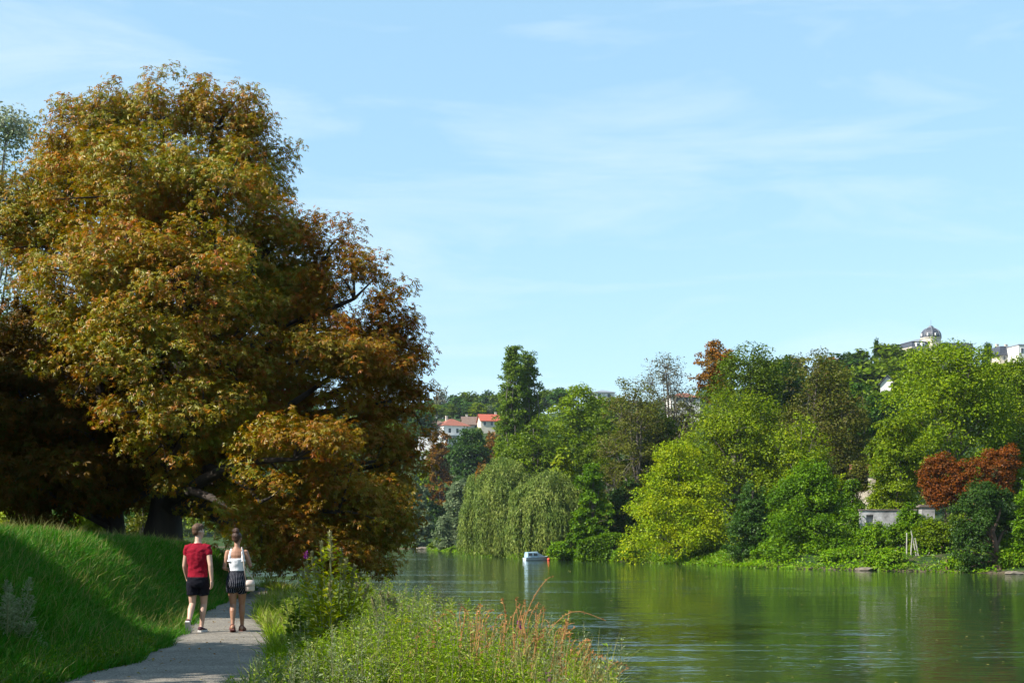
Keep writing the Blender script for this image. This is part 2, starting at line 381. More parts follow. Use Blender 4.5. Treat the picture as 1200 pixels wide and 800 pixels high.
b = nt.nodes.new('ShaderNodeBump'); b.inputs['Strength'].default_value = .7; b.inputs['Distance'].default_value = .015; nt.links.new(v.outputs['Distance'], b.inputs['Height']); nt.links.new(b.outputs[0], p.inputs['Normal'])
nt.links.new(p.outputs[0], out.inputs[0])
path = link('path', quads('path', V, np.stack([i, i+1, i+10, i+9], 1), smooth=True), None, m); tag(path, kind='structure')

# river
m, nt, out = new_mat('river_water')
p = nt.nodes.new('ShaderNodeBsdfPrincipled'); p.inputs['Base Color'].default_value = (.018, .037, .014, 1)
p.inputs['Roughness'].default_value = .04; p.inputs['IOR'].default_value = 1.33
na = noise(nt, 1.0, 3, mapping=(.5, 1.35, 1)); nb = noise(nt, 1.0, 2, mapping=(1.9, 4.2, 1)); nc = noise(nt, 1.0, 3, mapping=(.022, .075, 1))
rc_ = ramp(nt, [(.22,.22,.22),(.55,.55,.55),(1.5,1.5,1.5)], [.40,.56,.70]); nt.links.new(nc.outputs[0], rc_.inputs[0])
def madd(a_, k, c_):
    q_ = nt.nodes.new('ShaderNodeMath'); q_.operation = 'MULTIPLY_ADD'; q_.inputs[1].default_value = k; nt.links.new(a_, q_.inputs[0]); nt.links.new(c_, q_.inputs[2]); return q_
nd = noise(nt, 1.0, 2, mapping=(.09, .36, 1)); ma = madd(nd.outputs[0], 2.5, madd(nb.outputs[0], .35, na.outputs[0]).outputs[0])
b = nt.nodes.new('ShaderNodeBump'); b.inputs['Distance'].default_value = .056
ms = nt.nodes.new('ShaderNodeMath'); ms.operation = 'MULTIPLY'; ms.inputs[1].default_value = 1.0
nt.links.new(rc_.outputs[0], ms.inputs[0]); nt.links.new(ms.outputs[0], b.inputs['Strength']); nt.links.new(ma.outputs[0], b.inputs['Height'])
nt.links.new(b.outputs[0], p.inputs['Normal']); nt.links.new(p.outputs[0], out.inputs[0])
wx = steps((-2500,2500,500)); wy = steps((-300,3000,300))
river = link('river', grid_mesh('river', wx, wy, lambda x, y: 0*x + WATER_Z), None, m); tag(river, kind='structure')

# ------------------------------------------------------------------ trees
def make_tree(name, label, base, lobes, n, leaf, mat, barkmat, seed, r0, nclump, rc, group=None, cat='tree', top=None, twigs=40, kind='leaf', trunk_name='trunk', split=None, mat2=None, **kw):
    rng = np.random.default_rng(seed)
    root = empty(name, base); tag(root, label, cat, group)
    V, Q, C = crown_mesh('crown', lobes, n, leaf, rng, nclump, rc, kind=kind, **kw)
    if split is None: link('crown', quads('crown', V, Q), root, M[mat])
    else:                                             # boughs of another leaf colour are a part of their own
        b_ = split(V[Q[:, 0]])
        for sel, mm, lb in ((~b_, mat, None), (b_, mat2, 'rustier leafy boughs reaching over the river')):
            u_, inv = np.unique(Q[sel], return_inverse=True); c = link('crown', quads('crown', V[u_], inv.reshape(-1, 4)), root, M[mm])
            if lb: c['label'] = lb
    if r0:
        lob = np.asarray(lobes); topz = lob[:, 2].max() if top is None else top
        tp = (lob[:, 0].mean()*.6, lob[:, 1].mean()*.6, topz)
        tv, tq = tubes(limb_paths((0, 0, -.3), tp, r0, lob, C, rng, twigs))
        link(trunk_name, quads('trunk', tv, tq, smooth=True), root, M[barkmat])
    return root
def px_lobes(L, base):
    out = []
    for px, py, rx, ry, d in L:
        out.append((PX(px, d)-base[0], d-base[1], PZ(py, d)-base[2], rx/F*d, rx/F*d*.95, ry/F*d))
    return np.array(out)
# the big horse chestnut
bx = PX(186, 42); bs = (bx, 42.0, gz(bx, 42)-.05)
LA = [(340,268,26,32,42),(305,455,46,40,41.8),(328,498,48,40,40.5),(255,478,56,48,40.2),(335,640,40,22,37),(302,618,34,24,37),(290,520,46,40,40.5),(432,600,42,50,39),(462,610,26,48,39.5),(425,650,34,30,38),(452,655,20,28,38.5),(470,540,30,50,40),(482,480,22,46,40.5),(330,625,50,30,37),(370,640,46,28,37.5),(232,565,50,34,40.5),(265,600,34,28,39.5),(205,512,50,30,39),(30,250,45,50,42),(345,335,40,50,42),(335,410,46,50,42),(310,360,60,80,43),(188,142,66,50,42),(120,149,46,40,41.5),(250,154,56,52,42.5),(300,200,40,54,43),(90,212,50,52,42),(150,230,80,70,39.5),(240,240,75,70,39.5),
      (55,290,48,60,41.5),(120,330,72,66,38.5),(210,340,85,75,38),(300,300,52,66,41),(180,425,82,66,37.5),(262,420,60,78,39),(110,420,50,60,38.5),(225,490,58,46,37.3),(170,480,40,40,38),
      (170,300,95,120,45),(270,380,70,90,45),(100,250,80,80,45),
      (383,300,36,48,41),(415,350,50,54,40),(355,372,42,54,40.5),(450,398,40,48,40),(400,432,54,56,38.8),(458,470,38,54,40),(440,540,48,56,39.5),
      (345,538,64,44,36),(305,588,42,34,35.5),(395,600,54,56,37.4),(438,620,36,44,38.5),(395,650,32,24,37),(475,425,24,42,41),(340,430,30,50,42.5),(300,470,45,50,41),(310,530,60,50,40),(420,480,70,100,43),(350,600,50,40,39),(462,580,26,50,40)]
make_tree('horse_chestnut_tree', 'huge browning horse chestnut leaning out over the path and river', bs, px_lobes(LA, bs)*np.array([1,1,1,1.1,1.1,1.08]), 150000, .122, 'chestnut', 'bark', 11, .52, 1800, .58,
          kind='palm', up=.75, droop=.35, shell=(.5, 1.1), low=.4, twigs=420, cat='tree', jit=.5, squash=.62, top=10.0, split=lambda P: P[:, 0] + .25*np.sin(P[:, 2]*1.3) > 4.3 + .0*P[:, 2], mat2='chestnut_rust')
bx = PX(138, 41.5); b2 = (bx, 41.5, gz(bx, 41.5)-.05)
LB = [(100,560,52,34,40),(60,590,46,26,40.5),(20,560,50,40,40),(190,560,60,26,45),(110,575,60,30,44),(30,575,60,30,44),(240,545,50,34,43),(30,470,62,50,41),(95,505,60,48,40.5),(60,400,62,60,41.5),(70,540,60,40,43),(5,540,60,45,43),(80,440,70,80,46),(10,420,40,60,44),(130,520,40,40,43),(-30,480,50,60,42),(150,470,60,60,45),(220,450,60,70,45)]
make_tree('horse_chestnut_tree', 'slim dark horse chestnut stem close on the left of the huge trunk, brown low boughs darkened for shade', b2, px_lobes(LB, b2), 46000, .165, 'chestnut_shade', 'bark', 12, .30, 700, .7,
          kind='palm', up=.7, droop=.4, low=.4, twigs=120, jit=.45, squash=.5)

# trees on the near land behind and beside it
def T(name, label, px, d, wpx, top, bot, mat, seed, shape='round', n=16000, leaf=None, lobn=12, bark='barkgrey', r0=None, rc=None, ncl=None, dp=None, lr=.30, group=None, cat='tree', rzbase=None, twigs=40, kind='leaf', skirt=0, **kw):
    x = PX(px, d); z = gz(x, d)-.1 if rzbase is None else rzbase
    s = d/F; w = wpx*s; z1 = PZ(top, d)-z; z0 = PZ(bot, d)-z; z0 = max(z0, (WATER_Z + .25 - z) if d > 100 else .1)
    rng = np.random.default_rng(seed+500)
    lobes = envelope(w, dp or w*.9, z0, z1, rng, lobn, shape, lr)
    if skirt:
        r_ = w*.15; hz_ = (z1-z0)*.13
        lobes = np.concatenate([lobes, [(w*a_, -(dp or w*.9)*(.42-.5*a_*a_), z0+hz_*rng.uniform(.7, 1.5), r_, r_, hz_) for a_ in (-.38,-.2,0,.2,.38)]])
        lobes = np.concatenate([lobes, [(w*a_, -(dp or w*.9)*(.36-.5*a_*a_), z0+hz_*rng.uniform(2.3, 3), r_, r_, hz_) for a_ in (-.3,0,.3)]])
    k = max(d, 60)/150
    return make_tree(name, label, (x, d, z), lobes, n, leaf or .30*k, mat, bark, seed, r0 if r0 is not None else max(.12, w*.022), ncl or int(n/42), rc or max(.35, w*.075), group, cat, twigs=twigs, kind=kind, **kw)
T('willow_tree', 'tall pale feathery willow showing behind the left edge of the chestnut', 8, 60, 92, 120, 430, 'palewillow', 21, 'column', 6000, .16, 12, rc=.8, ncl=150)
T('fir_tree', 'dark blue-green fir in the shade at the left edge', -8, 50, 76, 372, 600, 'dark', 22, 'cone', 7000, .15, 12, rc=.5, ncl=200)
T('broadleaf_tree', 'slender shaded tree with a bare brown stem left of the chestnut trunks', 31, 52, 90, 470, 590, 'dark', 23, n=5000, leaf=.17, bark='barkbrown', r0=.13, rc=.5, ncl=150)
for k, (px, d, w, tp, bt, mt, lb) in enumerate([(12,58,60,575,640,'yellowgreen','yellow-green bush in shade behind the left crest'),(60,50,50,588,640,'dark','dark bush between the slender stem and the chestnut'),(95,56,60,580,645,'bright','sunflecked green bush left of the slim chestnut stem'),
      (120,52,40,596,645,'yellowgreen','small yellow-green bush at the foot of the slim chestnut stem'),(165,57,40,530,645,'olive','olive bush filling the gap between the two chestnut stems')]):
    T('bush', lb, px, d, w, tp, bt, mt, 30+k, 'dome', 2600, .15, 7, r0=.05, rc=.4, ncl=70, cat='bush')

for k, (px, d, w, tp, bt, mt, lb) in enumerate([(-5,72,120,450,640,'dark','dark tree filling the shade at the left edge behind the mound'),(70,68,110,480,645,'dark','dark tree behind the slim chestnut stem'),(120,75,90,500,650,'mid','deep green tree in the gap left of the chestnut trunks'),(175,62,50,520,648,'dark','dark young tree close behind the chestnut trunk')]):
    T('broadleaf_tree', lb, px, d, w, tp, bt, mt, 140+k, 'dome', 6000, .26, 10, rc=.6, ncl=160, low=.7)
# trees out of frame on the left whose shade lies over the mound, path and boughs
for k, (x, y, ww, hh, z0) in enumerate([(-13.5,14.9,7.4,9.6,2.2),(-10.6,10.2,7.0,5.7,1.6),(-13.0,4.5,8,9.5,2.2),(-16.2,26.1,8.2,14.0,2.2),(-17.8,31.4,8.0,11.5,1.6),(-19.0,37.6,9.0,11.5,.8),(-26,32,9,14,2.0)]):
    z = gz(x, y)-.1; rng = np.random.default_rng(900+k)
    lob = envelope(ww, ww*.95, z0, hh, rng, 12)
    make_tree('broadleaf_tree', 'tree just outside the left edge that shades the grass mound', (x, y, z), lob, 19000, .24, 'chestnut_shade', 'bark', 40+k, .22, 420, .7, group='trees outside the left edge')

# ------------------------------------------------------------------ far bank trees
def weeping(name, label, px, d, wpx, top, bot, mat, seed, nstr=1150, lps=44):
    x = PX(px, d); z = gz(x, d)-.1; s = d/F; w = wpx*s; H = PZ(top, d)-z; rng = np.random.default_rng(seed)
    root = empty(name, (x, d, z)); tag(root, label, 'tree')
    heads = [(0,0,H*.82,.28),( -.26*w,.05*w,H*.70,.24),(.24*w,-.05*w,H*.68,.25),(-.1*w,-.25*w,H*.62,.24),(.12*w,.22*w,H*.72,.22),(-.36*w,-.1*w,H*.48,.17),(.36*w,0,H*.45,.17),(.05*w,-.36*w,H*.44,.2)]
    Ps, Ds = [], []
    for q in range(nstr):
        h = heads[rng.integers(len(heads))]; v = sph(rng, 1)[0]; v[2] = abs(v[2])
        r = h[3]*w*rng.uniform(.75, 1.05); p0 = np.array(h[:3]) + v*r*np.array([1, 1, .75*H/w if H > w else .8])
        p0[2] = min(p0[2], H)
        Ls = rng.uniform(.22, .75)*H; Ls = min(Ls, p0[2] + z - WATER_Z - rng.uniform(.15, 1.2))
        t = np.linspace(0, 1, lps)[:, None]; o = v[:2]*rng.uniform(.3, 1.1)
        c = p0 + np.concatenate([o[None, :]*np.sqrt(t)*1.1, -t**1.15*Ls], 1) + rng.normal(size=(lps, 3))*.10
        Ps.append(c); dd = rng.normal(size=(lps, 3))*.3; dd[:, 2] -= 1; Ds.append(dd)
    P = np.concatenate(Ps); D = norm(np.concatenate(Ds)); c0 = P*np.array([1, 1, .3]); N = norm(norm(c0)*.8 + rng.normal(size=P.shape)*.6)
    L = rng.uniform(.32, .66, len(P)); V, Q = leaves(P, N, D, L, L*.24)
    link('crown', quads('crown', V, Q), root, M[mat])
    tv, tq = tubes(limb_paths((0, 0, -.3), (0, 0, H*.75), .35, np.array([(a, b_, c_, 1, 1, 1) for a, b_, c_, _ in heads]), None, rng, 0))
    link('trunk', quads('trunk', tv, tq, smooth=True), root, M['barkgrey'])
    return root
T('willow_tree', 'grey-green upright willow at the far waterline, left end of the visible bank', 486, 305, 46, 543, 641, 'silver', 51, 'column', 13000, .5, 12, skirt=1)
T('broadleaf_tree', 'rust brown autumn tree behind the silver willows', 516, 345, 46, 500, 625, 'rust', 52, 'round', 10000, .6, 11)
T('broadleaf_tree', 'round dark blue-green tree below the white houses', 553, 335, 70, 500, 620, 'dark', 53, 'round', 14000, .6, 13)
T('willow_tree', 'rounded silvery grey willow left of the weeping willows', 540, 256, 62, 564, 648, 'silver', 54, 'dome', 15000, .45, 12, skirt=1)
weeping('weeping_willow', 'left and taller of the two weeping willows, strands trailing to the water', 590, 201, 90, 536, 655, 'weeping', 55, 1400)
weeping('weeping_willow', 'right and lower weeping willow hanging over the small cabin boat', 644, 183, 84, 550, 656, 'weeping', 56, 1300)
def poplar(label, px, d, wpx, top, bot, seed, n):
    x = PX(px, d); z = gz(x, d)-.1; s = d/F; w = wpx*s; z0, z1 = PZ(bot, d)-z, PZ(top, d)-z; r_ = np.random.default_rng(seed); lob = []
    for k in range(44):
        f = (k+.5)/44; pr = min(1, .16+2.1*(1-f)**.85)*(.62+.38*min(1, f*4)); a = k*2.4+r_.uniform(-.4, .4); q = pr*w*.5*r_.uniform(.25, .62)
        lob.append((math.cos(a)*q, math.sin(a)*q, z0+(z1-z0-1.2)*f, max(.16, pr*.24)*w, max(.16, pr*.24)*w, (z1-z0)*.075))
    make_tree('poplar_tree', label, (x, d, z), lob, n, .34, 'poplar', 'barkgrey', seed, .3, int(n/36), .62, twigs=20, up=.3, droop=-.5, shell=(.3, 1.05), low=.6)
poplar('tall narrow pointed poplar, left and higher of the pair over the willows', 601, 240, 46, 404, 600, 57, 30000)
poplar('second narrow poplar close on the right of the tallest, a little lower', 620, 243, 42, 410, 600, 58, 26000)
T('broadleaf_tree', 'mid green tree spreading at the foot of the poplars', 628, 226, 112, 484, 620, 'mid', 59, n=17000, leaf=.42)
T('broadleaf_tree', 'bright green rounded tree right of the poplars against the sky', 678, 232, 98, 444, 610, 'bright', 60, n=17000, leaf=.42)
T('broadleaf_tree', 'narrow yellow-green tree rising between weeping willow and olive tree', 660, 203, 50, 522, 620, 'lime', 61, 'cone', 9000, .4, 10)
T('broadleaf_tree', 'dark green ivy-clad tree right of the moored boat', 694, 179, 56, 540, 656, 'ivy', 62, 'column', 15000, .33, 12, skirt=1)
T('broadleaf_tree', 'deep green tree behind the clipped ivy hedge', 718, 192, 84, 500, 650, 'mid', 63, 'round', 12000, .35, 11)
T('broadleaf_tree', 'large olive-brown thinning tree with bare boughs showing', 746, 184, 134, 438, 650, 'olive', 64, 'round', 20000, .27, 15, bark='barkgrey', twigs=330, r0=.5, rc=.9, ncl=420)
T('bare_tree', 'grey half-bare tree with fine twigs against the sky', 780, 205, 104, 408, 520, 'greybare', 65, 'dome', 3600, .3, 14, twigs=420, r0=.34, rc=1.0, ncl=420)
T('broadleaf_tree', 'rust-topped tree at the highest point of the bank trees', 840, 198, 70, 396, 480, 'rust', 66, 'round', 9000, .36, 13)
T('broadleaf_tree', 'dark green dense tree next to the rust-topped tree', 880, 182, 140, 397, 620, 'mid', 67, n=20000, leaf=.33, lobn=15)
T('broadleaf_tree', 'dark brown-tinged green tree at the right of the tall group', 958, 174, 140, 409, 620, 'olive', 68, n=20000, leaf=.32, lobn=15, twigs=160)
T('broadleaf_tree', 'dark green tree between the dense tree and the brown-tinged one', 925, 186, 120, 406, 620, 'dark', 69, n=14000, leaf=.33, lobn=13)
T('broadleaf_tree', 'yellow-green tree above the bright lime bush', 862, 166, 178, 454, 640, 'yellowgreen', 70, n=34000, leaf=.29, lobn=22, lr=.24, twigs=160)
T('broadleaf_tree', 'thin yellow-olive tree above the vine-hung thicket', 938, 161, 112, 478, 640, 'yellowgreen', 71, n=12000, leaf=.28, lobn=13, twigs=160)
T('lime_tree', 'brilliant lime-yellow spreading tree reaching down to the water', 795, 156, 132, 512, 668, 'lime', 72, 'dome', 38000, .25, 18, lr=.26, low=.7, skirt=1)
T('ivy_thicket', 'dark ivy thicket right of the lime-yellow tree at the water', 880, 144, 66, 560, 668, 'dark', 73, 'column', 15000, .25, 11, cat='thicket', r0=.15, low=.6, skirt=1)
T('vine_thicket', 'broad vine-hung green thicket tumbling to the water', 950, 139, 122, 538, 672, 'ivy', 74, 'dome', 36000, .25, 18, lr=.26, cat='thicket', r0=.2, low=.6, skirt=1)
T('broadleaf_tree', 'great spreading sunlit green tree at the right below the domed mansion', 1112, 152, 184, 388, 620, 'bright', 75, n=40000, leaf=.29, lobn=20, lr=.27)
T('broadleaf_tree', 'sunlit green tree at the right edge joined to the great spreading one', 1192, 158, 100, 418, 610, 'bright', 76, n=18000, leaf=.3, lobn=13)
T('broadleaf_tree', 'light green lower tree above the old river wall', 1052, 144, 84, 478, 615, 'bright', 77, n=14000, leaf=.27, lobn=11)
T('broadleaf_tree', 'deep green shaded tree in the gap behind the ruined gable', 1010, 205, 70, 440, 620, 'dark', 78, n=9000, leaf=.4)
for k, (px, d, w, tp, bt, mt, lb) in enumerate([(800,214,64,463,600,'olive','olive tree hiding most of the white house behind the half-bare tree'),(700,206,80,476,640,'mid','mid green tree showing between the bright rounded tree and the olive one'),(770,186,90,478,640,'mid','green tree filling the space under the half-bare grey tree'),(905,170,84,500,650,'mid','green tree low between the yellow-green tree and the vine thicket'),
      (1000,182,70,470,640,'olive','olive green tree behind the ruined house'),(650,212,70,560,650,'dark','dark tree in the gap behind the right weeping willow'),(555,300,60,560,640,'mid','green tree behind the left weeping willow and the silvery one'),(508,322,50,590,642,'dark','dark tree under the rust brown one'),(735,182,60,560,655,'dark','dark tree in shade just left of the lime-yellow one'),(1035,160,70,500,640,'mid','mid green tree over the roof of the ruined house')]):
    T('broadleaf_tree', lb, px, d, w, tp, bt, mt, 160+k, 'round', 11000, .36*max(1, d/200), 12, low=.6)
for lb, L_, cx_, sd in (('dark red copper-leaved shrub, left and smaller of the two', [(1090,562,13,26,131),(1104,554,15,24,131),(1116,566,12,22,130.5),(1100,580,16,16,130.5)], 1102, 79),
        ('broad red copper-leaved shrub, right of the pair under the great tree', [(1130,562,15,22,130),(1148,556,16,22,130),(1166,548,17,24,130.5),(1183,540,12,20,131),(1150,576,20,14,129.5),(1176,566,14,18,130)], 1154, 80)):
    bs_ = (PX(cx_, 131), 131., gz(PX(cx_, 131), 131)-.1); make_tree('copper_shrub', lb, bs_, px_lobes(L_, bs_), 13000, .19, 'copper', 'barkbrown', sd, .09, 260, .5, None, 'shrub', low=.6, twigs=20)
bs_ = (PX(1172, 118.2), 118.2, gz(PX(1172, 118.2), 118.2)+.05)
make_tree('broadleaf_tree', 'small dark green tree with a leaning brown trunk at the waterline', bs_, px_lobes([(1150,584,26,20,119.8),(1130,606,15,20,119.4),(1172,588,17,18,120),(1133,644,17,22,118.8),(1146,628,20,20,120.6),(1180,622,13,26,120.8),(1163,610,20,20,121),(1138,664,14,10,118.4),(1128,628,13,20,119.2),(1150,612,15,16,117.8),(1152,646,10,12,117.9)], bs_), 19000, .2, 'dark', 'barkbrown', 81, .34, 380, .5, low=.7, twigs=30, top=4.6)
T('bush', 'big green bush at the right edge of the bank', 1206, 119, 60, 560, 676, 'ivy', 82, 'dome', 13000, .22, 10, cat='bush', r0=.08, low=.6, skirt=1)
for k, (px, d, w, tp, bt, mt, lb) in enumerate([(905,139,50,634,668,'scrub','low fresh green bush at the foot of the vine thicket'),(990,131,64,640,667,'scrub','low bright green bush left of the flat stone'),(1040,126,56,644,668,'scrub','yellow-green bush left of the white stakes'),
    (1092,128,60,600,660,'mid','leafy green bush below the white pillar'),(1124,121,38,652,672,'scrub','small bright bush left of the brown leaning trunk'),(1022,135,60,612,645,'scrub','green scrub under the left stretch of old wall'),(1060,131,54,610,640,'ivy','ivy heap between the old wall and the stakes'),
    (1188,118,50,640,676,'scrub','light green bush at the waterline right of the leaning trunk'),(832,154,50,640,665,'ivy','dark bush under the right side of the lime-yellow tree'),(668,180,36,630,656,'ivy','dark leafy bush beside the red buoy'),(1005,148,40,590,640,'ivy','dark green bush beside the end of the old wall'),
    (520,270,40,624,644,'mid','green bush on the far bank between the silver willows'),(1140,140,90,585,640,'mid','mid green bush behind the small dark tree'),(1000,152,26,556,640,'ivy','tall ivy bush hiding the left side of the ruined house'),(1006,154,24,538,575,'olive','olive spray of leaves hanging before the red roof of the ruined house'),(1026,150,22,566,640,'bright','light green bush in front of the right side of the ruined house'),(1066,134,36,590,640,'ivy','ivy hanging over the middle of the old river wall'),(735,163.5,30,640,662,'scrub','low bush at the water between hedge and lime-yellow tree'),(655,173,34,636,658,'ivy','low leafy bush at the water right of the moored boat'),(1128,127,64,592,650,'mid','broad green bush under the two copper shrubs'),(1176,122,40,640,672,'scrub','bright bush beside the foot of the leaning trunk')]):
    T('bush', lb, px, d, w, tp, bt, mt, 100+k, 'dome', 5000, .24*max(1, d/150), 9, r0=.06, rc=.55, ncl=120, cat='bush', low=.6)
# trees on the far bank seen under the chestnut boughs
for k, (px, d, w, tp, bt, mt, lb) in enumerate([(216,372,56,560,643,'yellowgreen','sunlit yellow-green tree across the river just left of the man'),(252,366,60,540,643,'bright','green tree across the river seen between the couple'),(292,358,70,530,643,'mid','green tree across the river seen right of the woman'),
     (180,382,60,540,641,'mid','green tree across the river beside the great trunk'),(350,340,90,520,643,'mid','green tree across the river behind the drooping chestnut bough'),(405,330,70,520,643,'bright','light green tree across the river under the right boughs'),(448,318,70,530,643,'olive','olive tree across the river at the right rim of the chestnut')]):
    T('broadleaf_tree', lb, px, d, w, tp, bt, mt, 120+k, 'dome', 6000, .65, 11, r0=.2, rc=1.4, ncl=150, low=.6)
# clipped hedge: a block of leaves
def hedge(name, label, px, d, wpx, top, bot, depth, mat, seed, n=14000):
    x = PX(px, d); z = PZ(bot, d); s = d/F; w = wpx*s; h = (bot-top)*s; rng = np.random.default_rng(seed)
    root = empty(name, (x, d, z)); tag(root, label, 'hedge')
    q = rng.uniform(-1, 1, (n, 3)); f = rng.integers(0, 3, n); sgn = np.where(rng.random(n) < .5, -1, 1)
    q[np.arange(n), f] = sgn*rng.uniform(.86, 1.0, n); nn = np.zeros((n, 3)); nn[np.arange(n), f] = sgn
    P = q*np.array([w/2, depth/2, h/2]) + np.array([0, 0, h/2]); P[:, 2] += .25*np.sin(P[:, 0]*.9+seed) * (P[:, 2] > h*.5) - np.abs(q[:, 0])**3*.5*(P[:, 2] > h*.6); P += rng.normal(size=P.shape)*.06
    N = norm(nn*.8 + np.array([0, 0, .4]) + rng.normal(size=P.shape)*.5); D = rng.normal(size=P.shape)*.7; D[:, 2] -= .8
    V, Q = leaves(P, N, D, rng.uniform(.2, .36, n), rng.uniform(.14, .22, n)); link('foliage', quads('foliage', V, Q), root, M[mat])
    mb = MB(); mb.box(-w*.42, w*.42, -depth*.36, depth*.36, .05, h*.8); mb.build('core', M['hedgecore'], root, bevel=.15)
    return root
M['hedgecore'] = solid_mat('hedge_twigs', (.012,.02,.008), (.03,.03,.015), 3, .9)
hedge('hedge', 'clipped dark ivy hedge overhanging the water left of the lime-yellow tree', 712, 168.5, 68, 627, 657, 3.2, 'ivy', 7)

# ------------------------------------------------------------------ wooded hillside
def hill_proto(seed, mat, shape, n=2600, w=11.0, h=12.0, leaf=.9, bark='barkgrey'):
    rng = np.random.default_rng(seed); lob = envelope(w, w, h*.12, h, rng, 10, shape)
    V, Q, C = crown_mesh('c', lob, n, leaf, rng, 110, 1.0)
    tv, tq = tubes([(bend((0,0,-1.5), (0,0,h*.7), rng, 5, .02), np.linspace(.35, .1, 5))])
    VV, QQ = cat_quads([(V, Q), (tv, tq)])
    me = quads('hillside_tree', VV, QQ, np.concatenate([np.zeros(len(Q)), np.ones(len(tq))])); me.materials.append(M[mat]); me.materials.append(M[bark]); return me
PR = {'dark': [hill_proto(1,'dark','round'), hill_proto(2,'dark','dome')], 'mid': [hill_proto(3,'mid','round'), hill_proto(4,'mid','dome')],
      'bright': [hill_proto(5,'bright','dome')], 'yellowgreen': [hill_proto(6,'yellowgreen','dome')], 'rust': [hill_proto(7,'rust','dome')],
      'greybare': [hill_proto(8,'greybare','dome', 900)], 'cone': [hill_proto(9,'dark','cone', 2200, 5, 12, .6)], 'olive': [hill_proto(10,'olive','round')], 'silver': [hill_proto(12,'silver','cone', 2200, 6, 11, .7)]}
NAMEC = {'dark':'dark green','mid':'mid green','bright':'light green','yellowgreen':'yellow-green','rust':'rusty brown','greybare':'grey leafless','cone':'dark conical','olive':'olive brown','silver':'blue-grey'}
def hill_tree(kind, px, py_top, d, wid=None, label=None, group=None, k=0):
    x = PX(px, d); z = gz(x, d)
    P_ = PR[kind]; me = P_[k % len(P_)]
    o = bpy.data.objects.new('hillside_tree', me); COL.objects.link(o)
    H = min(max(PZ(py_top, d) - z, 6.0), 26.0); sw = (wid or H*1.25)/11.0
    o.location = (x, d, z - .3); o.scale = (sw, sw, H/12.0)
    o.rotation_euler = (0, 0, random.Random(int(px*7+d)).uniform(0, 6.28))
    tag(o, label, 'tree', group)
    return o
HT = [  # kind, px, top row, distance, width, what it stands by
 ('mid',486,470,640,None,'at the left end of the skyline'),('dark',503,466,650,None,'under the grey leafless tree on the skyline'),('greybare',517,451,640,11,'standing out on the left skyline'),
 ('dark',534,461,630,None,'right of the grey leafless skyline tree'),('mid',551,457,640,None,'on the skyline above the terracotta hip roof'),('dark',571,455,630,13,'broad on the skyline above the red gable roof'),
 ('mid',588,458,620,None,'on the skyline just left of the poplars'),('mid',492,482,560,None,'above the left tiled house'),('bright',512,478,570,11,'behind the two white houses'),
 ('mid',530,480,560,None,'directly behind the terracotta hip roof'),('dark',548,474,565,None,'between the hip roof and the brown roof'),('yellowgreen',560,478,560,9,'left of the blue-grey conifer'),
 ('silver',574,477,560,7,'above the red gable roof'),('dark',586,474,560,None,'beside the blue-grey conifer'),('bright',596,487,470,12,'right of the red gable roof'),
 ('dark',548,500,440,8,'in front of the brown roof'),('yellowgreen',560,503,420,6,'small, below the brown roof'),('rust',577,503,400,10,'below the red gable roof'),
 ('mid',505,524,400,10,'below the white terrace wall'),('bright',498,540,370,10,'low behind the grey-green upright willow'),('dark',536,511,430,9,'at the right corner of the white house'),
 ('rust',566,540,310,9,'low behind the left weeping willow'),('mid',643,454,560,None,'behind the poplars on the right'),('dark',658,452,540,None,'behind the bright rounded tree'),
 ('mid',708,462,430,None,'beside the small white house among the treetops'),('mid',722,466,420,None,'behind the large olive tree'),
 ('mid',905,420,420,None,'behind the dense dark trees'),('olive',930,416,420,None,'behind the dense dark trees at their right'),('greybare',966,412,430,12,'standing out on the right skyline'),('rust',976,416,420,11,'on the right skyline'),
 ('dark',990,412,410,None,'on the skyline right of the rusty one'),('mid',1006,409,410,None,'left of the slim dark conical one'),('cone',1027,392,400,5.5,'slim, rising above the right skyline'),
 ('mid',1043,402,400,None,'between the slim conical tree and the mansion'),('mid',1056,404,385,None,'at the left foot of the mansion'),('dark',976,434,360,None,'second row below the rusty skyline tree'),
 ('mid',994,430,350,None,'second row in the middle of the right hillside'),('mid',1014,428,345,None,'second row below the slim conical tree'),('bright',1036,424,350,None,'second row below the mansion'),
 ('olive',1000,452,300,None,'third row near the white gable'),('mid',1024,450,290,None,'third row beside the white gable'),('dark',1044,462,270,None,'low in front of the white gable'),
 ('mid',1062,440,310,None,'close behind the great spreading tree'),('cone',1157,398,390,8,'small fir between the mansion and the white block'),('bright',1178,424,300,None,'in front of the slate-roofed house at the right edge'),
 ('mid',1197,424,300,None,'in front of the white block at the right edge'),('mid',1068,413,350,None,'hiding the foot of the mansion walls'),('bright',1080,416,340,None,'hiding the corner below the domed tower'),('yellowgreen',1165,428,280,None,'below the slate-roofed house')]
for k in range(20):
    HT.append((('mid','dark','bright','mid','dark')[k % 5], 350+7*k+(k*37 % 11), 505-(k*53 % 9)*4.5, 610-(k*71 % 13)*14, 13, 'in the wood seen behind the right boughs of the chestnut'))
for k, (kind, px, tp, d, w, what) in enumerate(HT):
    hill_tree(kind, px, tp, d, w, NAMEC[kind]+' hillside tree '+what, 'trees on the wooded hillside', k)

